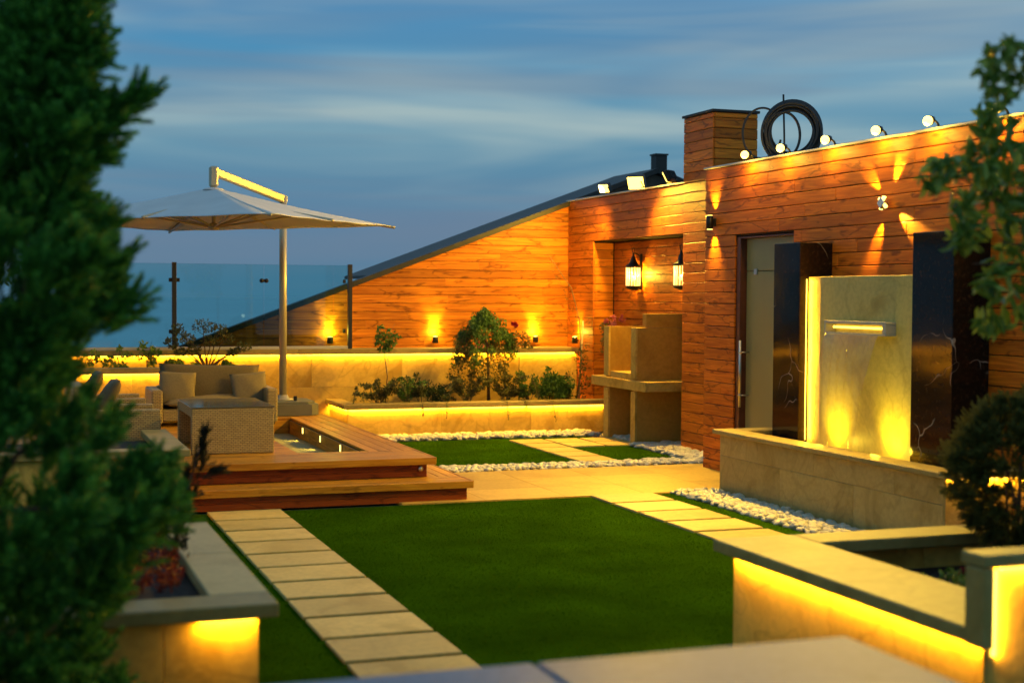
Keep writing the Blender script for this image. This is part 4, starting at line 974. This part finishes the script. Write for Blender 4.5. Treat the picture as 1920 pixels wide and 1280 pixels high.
# low twiggy fillers
def filler(x, r_, h, lab, m, arch=False, n=12, size=.046, dens=54):
    t = thing('shrub', (x, 18.25, ZS), lab, 'shrub'); tips = []; cl = []
    for k in range(n):
        a = random.uniform(0, 2*PI); tp = (x + r_*math.cos(a)*random.uniform(.4, 1), 18.25 + .16*math.sin(a), ZS + h*random.uniform(.35, 1)); tips.append(tp)
        for s_ in (.45, .65, .85, 1.0): q = Vector((x, 18.25, ZS)).lerp(Vector(tp), s_); q.z += .06*math.sin(s_*PI); cl.append(((q.x, q.y, q.z), (.05, .05, .04), dens//3))
    if arch:
        for tx in arch:
            pts = [Vector((x, 18.2, ZS)), Vector((x+(tx-x)*.4, 18.1, ZS+h*.8)), Vector((x+(tx-x)*.8, 18.0, ZS+h*.85)), Vector((tx, 17.95, ZS+h*.3))]
            mb = MB(); mb.tube(pts, [.006, .005, .004, .003], 6); mb.build('stem', STEM, t)
            for k in range(14): s_ = k/13*2.99; i = int(s_); q = pts[i].lerp(pts[i+1], s_-i); cl.append(((q.x, q.y, q.z), (.04, .03, .03), 6))
    stems(t, (x, 18.25, ZS), tips, .006, STEM, 'twig', bend=.3); foliage(t, 'foliage', cl, size, m)
filler(4.62, .34, .38, 'twiggy shrub with arching shoots at the left end of the low planter', L_DRY, arch=(4.22, 4.35, 4.95))
filler(5.0, .28, .40, 'low twiggy shrub below the slim standard rose', L_MIX)
filler(5.22, .24, .52, 'narrow upright shrub with drooping leaves left of the dark shrub', L_DRY, n=6)
t = thing('shrub', (5.48, 18.28, ZS), 'dark dense shrub left of the weeping tree trunk', 'shrub')
foliage(t, 'foliage', [((5.48 + random.uniform(-.2, .2), 18.25 + random.uniform(-.12, .12), .50 + random.uniform(-.1, .14)), (.1, .09, .09), 60) for k in range(16)], .042, leaf('dark_shrub_green', [(.01, .03, .008), (.03, .06, .015)])); stems(t, (5.48, 18.28, ZS), [(5.6, 18.3, .6), (5.35, 18.3, .6)], .008)
filler(5.85, .32, .46, 'olive twiggy shrub left of the weeping tree trunk', L_DRY, arch=(5.5,), n=12)
filler(6.38, .32, .48, 'olive twiggy shrub right of the weeping tree trunk', L_DRY, arch=(6.75,), n=14)
filler(6.72, .26, .46, 'light twiggy shrub beneath the red standard rose', L_MIX, n=12)
for (x, dx, L) in ((5.13, .0, .16), (5.45, 0, .2), (6.30, .06, .22), (6.98, .18, .26), (6.55, 0, .1)):
    t = thing('trailing_shoot', (x, 17.9, .44), {5.13: 'first trailing shoot from the left over the lit planter rim', 5.45: 'second trailing shoot from the left over the lit planter rim', 6.30: 'trailing shoot below the weeping tree over the lit planter rim', 6.98: 'longest trailing shoot over the lit rim, below the dense green shrub', 6.55: 'shortest trailing shoot over the lit planter rim'}[x], 'shoot', 'shoots trailing over the planter rim')
    pts = [(x-dx, 18.1, .46), (x-dx*.6, 17.93, .452), (x-dx*.3, 17.885, .44), (x, 17.87, .44-L)]
    mb = MB(); mb.tube(pts, .004, 5); mb.build('stem', STEM, t)
    foliage(t, 'foliage', [((x-dx*.3*(1-s_), 17.87, .44-L*s_), (.02, .015, .02), 4) for s_ in (0, .2, .4, .6, .8, 1)], .026, L_DRY)
# planter behind the sofa: round pruned shrub and low plants
ZB = .84
t = thing('pruned_shrub', (2.42, 18.65, ZB), 'open branched shrub with clumped leaf heads, in front of the glass railing post', 'shrub')
heads = [((2.42, 18.62, 1.42), (.17, .15, .11)), ((2.10, 18.62, 1.36), (.10, .1, .12)), ((2.02, 18.6, 1.22), (.10, .1, .09)), ((2.22, 18.6, 1.27), (.12, .12, .08)), ((2.62, 18.6, 1.38), (.11, .1, .08)), ((2.5, 18.6, 1.24), (.12, .1, .08)),
         ((2.72, 18.6, 1.27), (.10, .1, .07)), ((2.92, 18.58, 1.16), (.11, .1, .07)), ((2.30, 18.58, 1.13), (.10, .1, .07)), ((2.78, 18.56, 1.1), (.09, .08, .06)), ((2.12, 18.58, 1.10), (.08, .08, .06))]
foliage(t, 'foliage', [(c, r_, 120) for c, r_ in heads], .042, L_DRY, up=.5); stems(t, (2.47, 18.65, ZB), [c for c, r_ in heads], .012, BARK, 'branch', bend=.15)
for (x, w, h, lab) in ((1.72, .12, .40, 'dark leafy plant left of the pruned shrub in the planter behind the sofa'), (1.35, .16, .34, 'broad dark leafy plant at the left of the planter behind the sofa'), (.95, .16, .30, 'dark leafy plant nearest the conifer in the planter behind the sofa'),
                       (2.05, .09, .16, 'small low plant just left of the pruned shrub stem'), (2.72, .10, .11, 'small low plant right of the pruned shrub stem'), (2.26, .07, .10, 'tiny low plant at the foot of the pruned shrub')):
    t = thing('leafy_plant', (x, 18.6, ZB), lab, 'plant'); cl = [((x + random.uniform(-w, w), 18.58 + random.uniform(-.08, .08), ZB + h*random.uniform(.15, .95)), (.06, .06, .05), 30) for k in range(10)]
    foliage(t, 'foliage', cl, .05, L_LAU, up=.3); stems(t, (x, 18.6, ZB), [(x+.05, 18.6, ZB+h), (x-.06, 18.6, ZB+h*.8)], .006)

# ---- conifer
def spray_template(n=32):
    """feathery branchlet along +z, unit length: thin scale leaves round a stem"""
    V = []; F = []
    for k in range(n):
        s_ = k/n; a = k*2.4; L = (.34*(1-s_)**.6 + .06); w = .042
        d = Vector((math.cos(a)*.62, math.sin(a)*.62, .9)).normalized(); sd = d.cross(Vector((0, 0, 1))).normalized()
        b_ = Vector((0, 0, s_*.92)); o = len(V); V += [tuple(b_ - sd*w), tuple(b_ + sd*w), tuple(b_ + d*L)]; F.append((o, o+1, o+2))
    return np.array(V), np.array(F)
ST, SFc = spray_template()
def conifer_mesh(name, P, Dd, L, m, parent):
    n = len(P); z = Dd/np.linalg.norm(Dd, axis=1, keepdims=True); rnd = rng.normal(size=(n, 3)); x = np.cross(z, rnd); x /= np.linalg.norm(x, axis=1, keepdims=True); y = np.cross(z, x)
    Rm = np.stack([x, y, z], 1)
    V = np.einsum('kj,njl->nkl', ST, Rm)*L[:, None, None] + P[:, None]
    F = SFc[None] + (np.arange(n)*len(ST))[:, None, None]
    return npmesh(name, V.reshape(-1, 3), F.reshape(-1, 3), m, parent)
t = thing('conifer', (-.08, 5.2, 0), 'tall dark feathery conifer filling the left edge of the view', 'tree')
prof = [(0, .50), (.30, .58), (.46, .58), (.62, .52), (.81, .50), (.94, .62), (1.03, .70), (1.12, .78), (1.22, .79), (1.32, .80), (1.40, .70), (1.49, .46), (1.57, .33), (1.66, .37), (1.74, .46), (1.81, .56),
        (1.91, .69), (2.0, .66), (2.07, .58), (2.13, .43), (2.25, .37), (2.31, .40), (2.4, .32), (2.5, .24), (2.57, .20), (2.68, .13), (2.78, .15), (2.86, .19), (3.05, .20), (3.3, .15), (3.5, .15)]
def prad(z): return max(.05, (float(np.interp(z + .06, [p[0] for p in prof], [p[1] for p in prof])) - .17)/.8)
P = []; Dd = []; L = []
def shoot(base, d, Ls, n, rad):
    for k in range(n):
        s_ = random.uniform(0, 1); b_ = Vector(base) + Vector(d)*Ls*s_ + Vector((random.gauss(0, rad), random.gauss(0, rad), random.gauss(0, rad)))*(1.1-s_)
        P.append(b_[:]); Dd.append((Vector(d)*.9 + Vector((random.gauss(0, .45), random.gauss(0, .45), random.gauss(.25, .4))))[:]); L.append(random.uniform(.07, .16))
lumps = []
for k in range(540):
    z = random.uniform(.0, 3.35); a = random.uniform(0, 2*PI); rad = prad(z)*random.uniform(.35, 1.0)**.6
    d = Vector((math.cos(a), math.sin(a), random.uniform(.35, 1.2))).normalized()
    shoot((-.08 + .24*min(1, max(0, (z-2.15)/.3)) + rad*math.cos(a)*.8, 5.2 + rad*math.sin(a)*.8, z - .04), d, random.uniform(.07, .17), 34, .035)
# outer leading shoots
for (x, z, dx, dz, LL, nn, rad) in ((.12, 2.26, .80, .62, .42, 200, .03), (.05, 2.20, .85, .35, .28, 120, .035), (.12, 2.32, .55, .9, .22, 90, .03), (.32, 1.12, .8, .5, .20, 150, .05), (.38, 1.02, .8, .4, .16, 150, .05)):
    shoot((x, 5.15, z), Vector((dx, 0, dz)).normalized(), LL, nn, rad)
conifer_mesh('foliage', np.array(P), np.array(Dd), np.array(L), L_CON, t)
mb = MB(); mb.tube([(-.08, 5.2, .0), (-.07, 5.2, 1.3), (-.09, 5.2, 2.3), (-.08, 5.2, 3.2)], [.06, .045, .03, .01], 10); mb.build('trunk', BARK, t)
stems(t, (-.08, 5.2, 1.1), [(.3, 5.1, 1.5), (.2, 5.1, 2.2), (-.5, 5.2, 1.7), (.25, 5.2, 1.1), (-.1, 4.8, 1.8)], .014, BARK, 'branch')
# small darker conifer shoot by the table
t = thing('juniper', (.86, 6.9, .52), 'small dark juniper with one upright knobbly shoot, in front of the table', 'shrub')
P = []; Dd = []; L = []
for (bx, bz, d, LL, nn) in ((.78, .62, (.1, 0, 1), .40, 160), (.86, .98, (.22, 0, 1), .22, 90), (.88, .98, (.9, 0, .25), .10, 60), (.76, .8, (.5, 0, .6), .14, 60)):
    shoot((bx, 6.9, bz), Vector(d).normalized(), LL, nn, .022)
L = [l*.45 for l in L]
conifer_mesh('foliage', np.array(P), np.array(Dd), np.array(L), leaf('juniper_green', [(.02, .02, .006), (.045, .04, .012)], .6, .1), t)
mb = MB(); mb.tube([(.74, 6.9, .52), (.80, 6.9, .85), (.88, 6.9, 1.12)], [.014, .009, .004], 7); mb.build('stem', BARK, t)
# russet plants
for k, (x, y, r_, h, lab) in enumerate(((.48, 6.3, .22, .16, 'russet leaved plant nearest the corner of the front left planter'), (.55, 6.85, .18, .17, 'russet leaved plant in the middle of the front left planter'), (.60, 7.4, .14, .14, 'russet leaved plant at the far end of the front left planter'))):
    t = thing('russet_plant', (x, y, .52), lab, 'plant', 'russet plants in the front left planter')
    cl = [((x + random.uniform(-r_, r_), y + random.uniform(-.25, .25), .54 + h*random.uniform(0, 1)), (.06, .06, .05), 34) for q in range(20)]
    foliage(t, 'foliage', cl, .045, L_RED, up=.5, wid=.25)
    stems(t, (x, y, .52), [(x + random.uniform(-r_, r_), y + random.uniform(-.15, .15), .54+h) for q in range(6)], .004, MATS['bark'], 'stem')
# broadleaf tree at the left, behind the conifer
t = thing('broadleaf_tree', (-.25, 12.6, .5), 'yellow green broadleaf tree peeping out behind the conifer at the left', 'tree')
cl = [((-.1 + random.uniform(-.7, .42), 12.6 + random.uniform(-.4, .4), random.uniform(1.9, 3.25)), (.2, .2, .18), 60) for k in range(36)] + [((.62, 12.4, 2.62), (.12, .1, .14), 40), ((.55, 12.4, 2.42), (.12, .1, .12), 36)]
foliage(t, 'foliage', cl, .085, L_YEL, droop=.5, wid=.32); stems(t, (-.25, 12.6, .5), [(-.6, 12.6, 2.6), (.1, 12.6, 2.7), (.6, 12.4, 2.6), (-.2, 12.6, 3.0)], .03, BARK, 'trunk')
# ball shrub front right
t = thing('ball_conifer', (4.98, 6.15, .40), 'round clipped conifer ball on a short branching stem in the front right planter', 'shrub')
P = []; Dd = []; L = []
for k in range(400):
    v = Vector((random.gauss(0, 1), random.gauss(0, 1), random.gauss(.12, .9))).normalized()
    shoot((4.97 + v.x*.29*random.uniform(.6, 1), 6.15 + v.y*.28, .95 + v.z*.29), (v + Vector((0, 0, .25))).normalized(), .09, 22, .025)
for (x, z) in ((4.95, 1.26), (5.08, 1.3)): shoot((x, 6.1, z), Vector((random.uniform(-.3, .3), 0, 1)).normalized(), .14, 20, .012)
L = [l*.42 for l in L]
conifer_mesh('foliage', np.array(P), np.array(Dd), np.array(L), leaf('ball_conifer_green', [(.05, .065, .012), (.12, .13, .025), (.22, .20, .04)], .5, .4), t)
stems(t, (4.98, 6.15, .40), [(5.05+.25*math.cos(a), 6.15+.22*math.sin(a), .85+.25*math.sin(a*2.3)) for a in (0, .7, 1.4, 2.1, 2.8, 3.5, 4.2, 4.9, 5.6)] + [(5.05, 6.15, 1.2)], .016, BARK, 'branch', bend=.2)
for (x, y, lab, m_) in ((4.35, 5.9, 'low dark plant with a red bloom in the front right planter', L_LAU), (4.15, 5.4, 'low green plant nearest the rim of the front right planter', L_MIX)):
    t = thing('leafy_plant', (x, y, .40), lab, 'plant'); foliage(t, 'foliage', [((x+random.uniform(-.12, .12), y+random.uniform(-.12, .12), .43+random.uniform(0, .07)), (.05, .05, .03), 18) for k in range(8)], .045, m_)
    stems(t, (x, y, .40), [(x+.05, y, .47)], .004, STEM)
    if m_ is L_LAU: flowers(t, [(x+.12, y, .50)], .03, F_RED)
# laurel tree at the right
t = thing('laurel_tree', (4.62, 5.3, .40), 'glossy leaved tree hanging into the view from the right edge', 'tree')
cl = []
for (x, z, r_) in ((4.10, 2.46, .12), (3.97, 2.40, .08), (4.22, 2.58, .10), (4.10, 2.22, .12), (3.98, 2.12, .08), (4.2, 2.02, .12), (4.05, 1.93, .08), (4.22, 1.82, .11), (4.20, 2.34, .12), (3.86, 2.42, .06), (3.80, 2.34, .05), (3.90, 2.25, .07), (3.92, 2.14, .05),
                   (4.28, 2.2, .14), (4.14, 1.74, .06), (4.35, 2.4, .15), (4.35, 2.1, .16), (4.5, 2.3, .2), (4.6, 2.5, .16), (4.5, 1.9, .2), (3.78, 2.42, .03), (4.0, 2.52, .06), (4.08, 2.64, .06)):
    cl.append(((x, 5.25 + random.uniform(-.12, .12), z), (r_, r_*1.2, r_), int(36*r_/.12)))
foliage(t, 'foliage', cl, .098, L_LAU, droop=.45, outward=.7, wid=.40)
cl = [((x, 4.3 + random.uniform(-.05, .05), z), (.06, .06, .06), 26) for (x, z) in ((3.30, 2.66), (3.38, 2.72), (3.46, 2.75), (3.5, 2.66), (3.42, 2.62), (3.36, 2.58), (3.55, 2.7))] 
foliage(t, 'foliage', cl, .06, L_LAU, droop=.3)
stems(t, (4.62, 5.3, .40), [(4.55, 5.3, 2.4), (4.65, 5.2, 2.8)], .035, BARK, 'trunk', bend=.05)
stems(t, (4.56, 5.3, 2.0), [(4.12, 5.25, 2.45), (3.90, 5.25, 2.38), (4.1, 5.2, 2.1), (4.2, 5.2, 1.8), (4.0, 5.25, 2.0), (4.25, 5.25, 2.6)], .010, BARK, 'branch', bend=.25)
stems(t, (4.62, 5.2, 2.6), [(3.5, 4.32, 2.68)], .012, BARK, 'branch', bend=.25)
stems(t, (3.7, 4.45, 2.66), [(3.3, 4.3, 2.66), (3.4, 4.3, 2.76), (3.36, 4.3, 2.58), (3.5, 4.3, 2.74)], .005, BARK, 'twig', bend=.2)
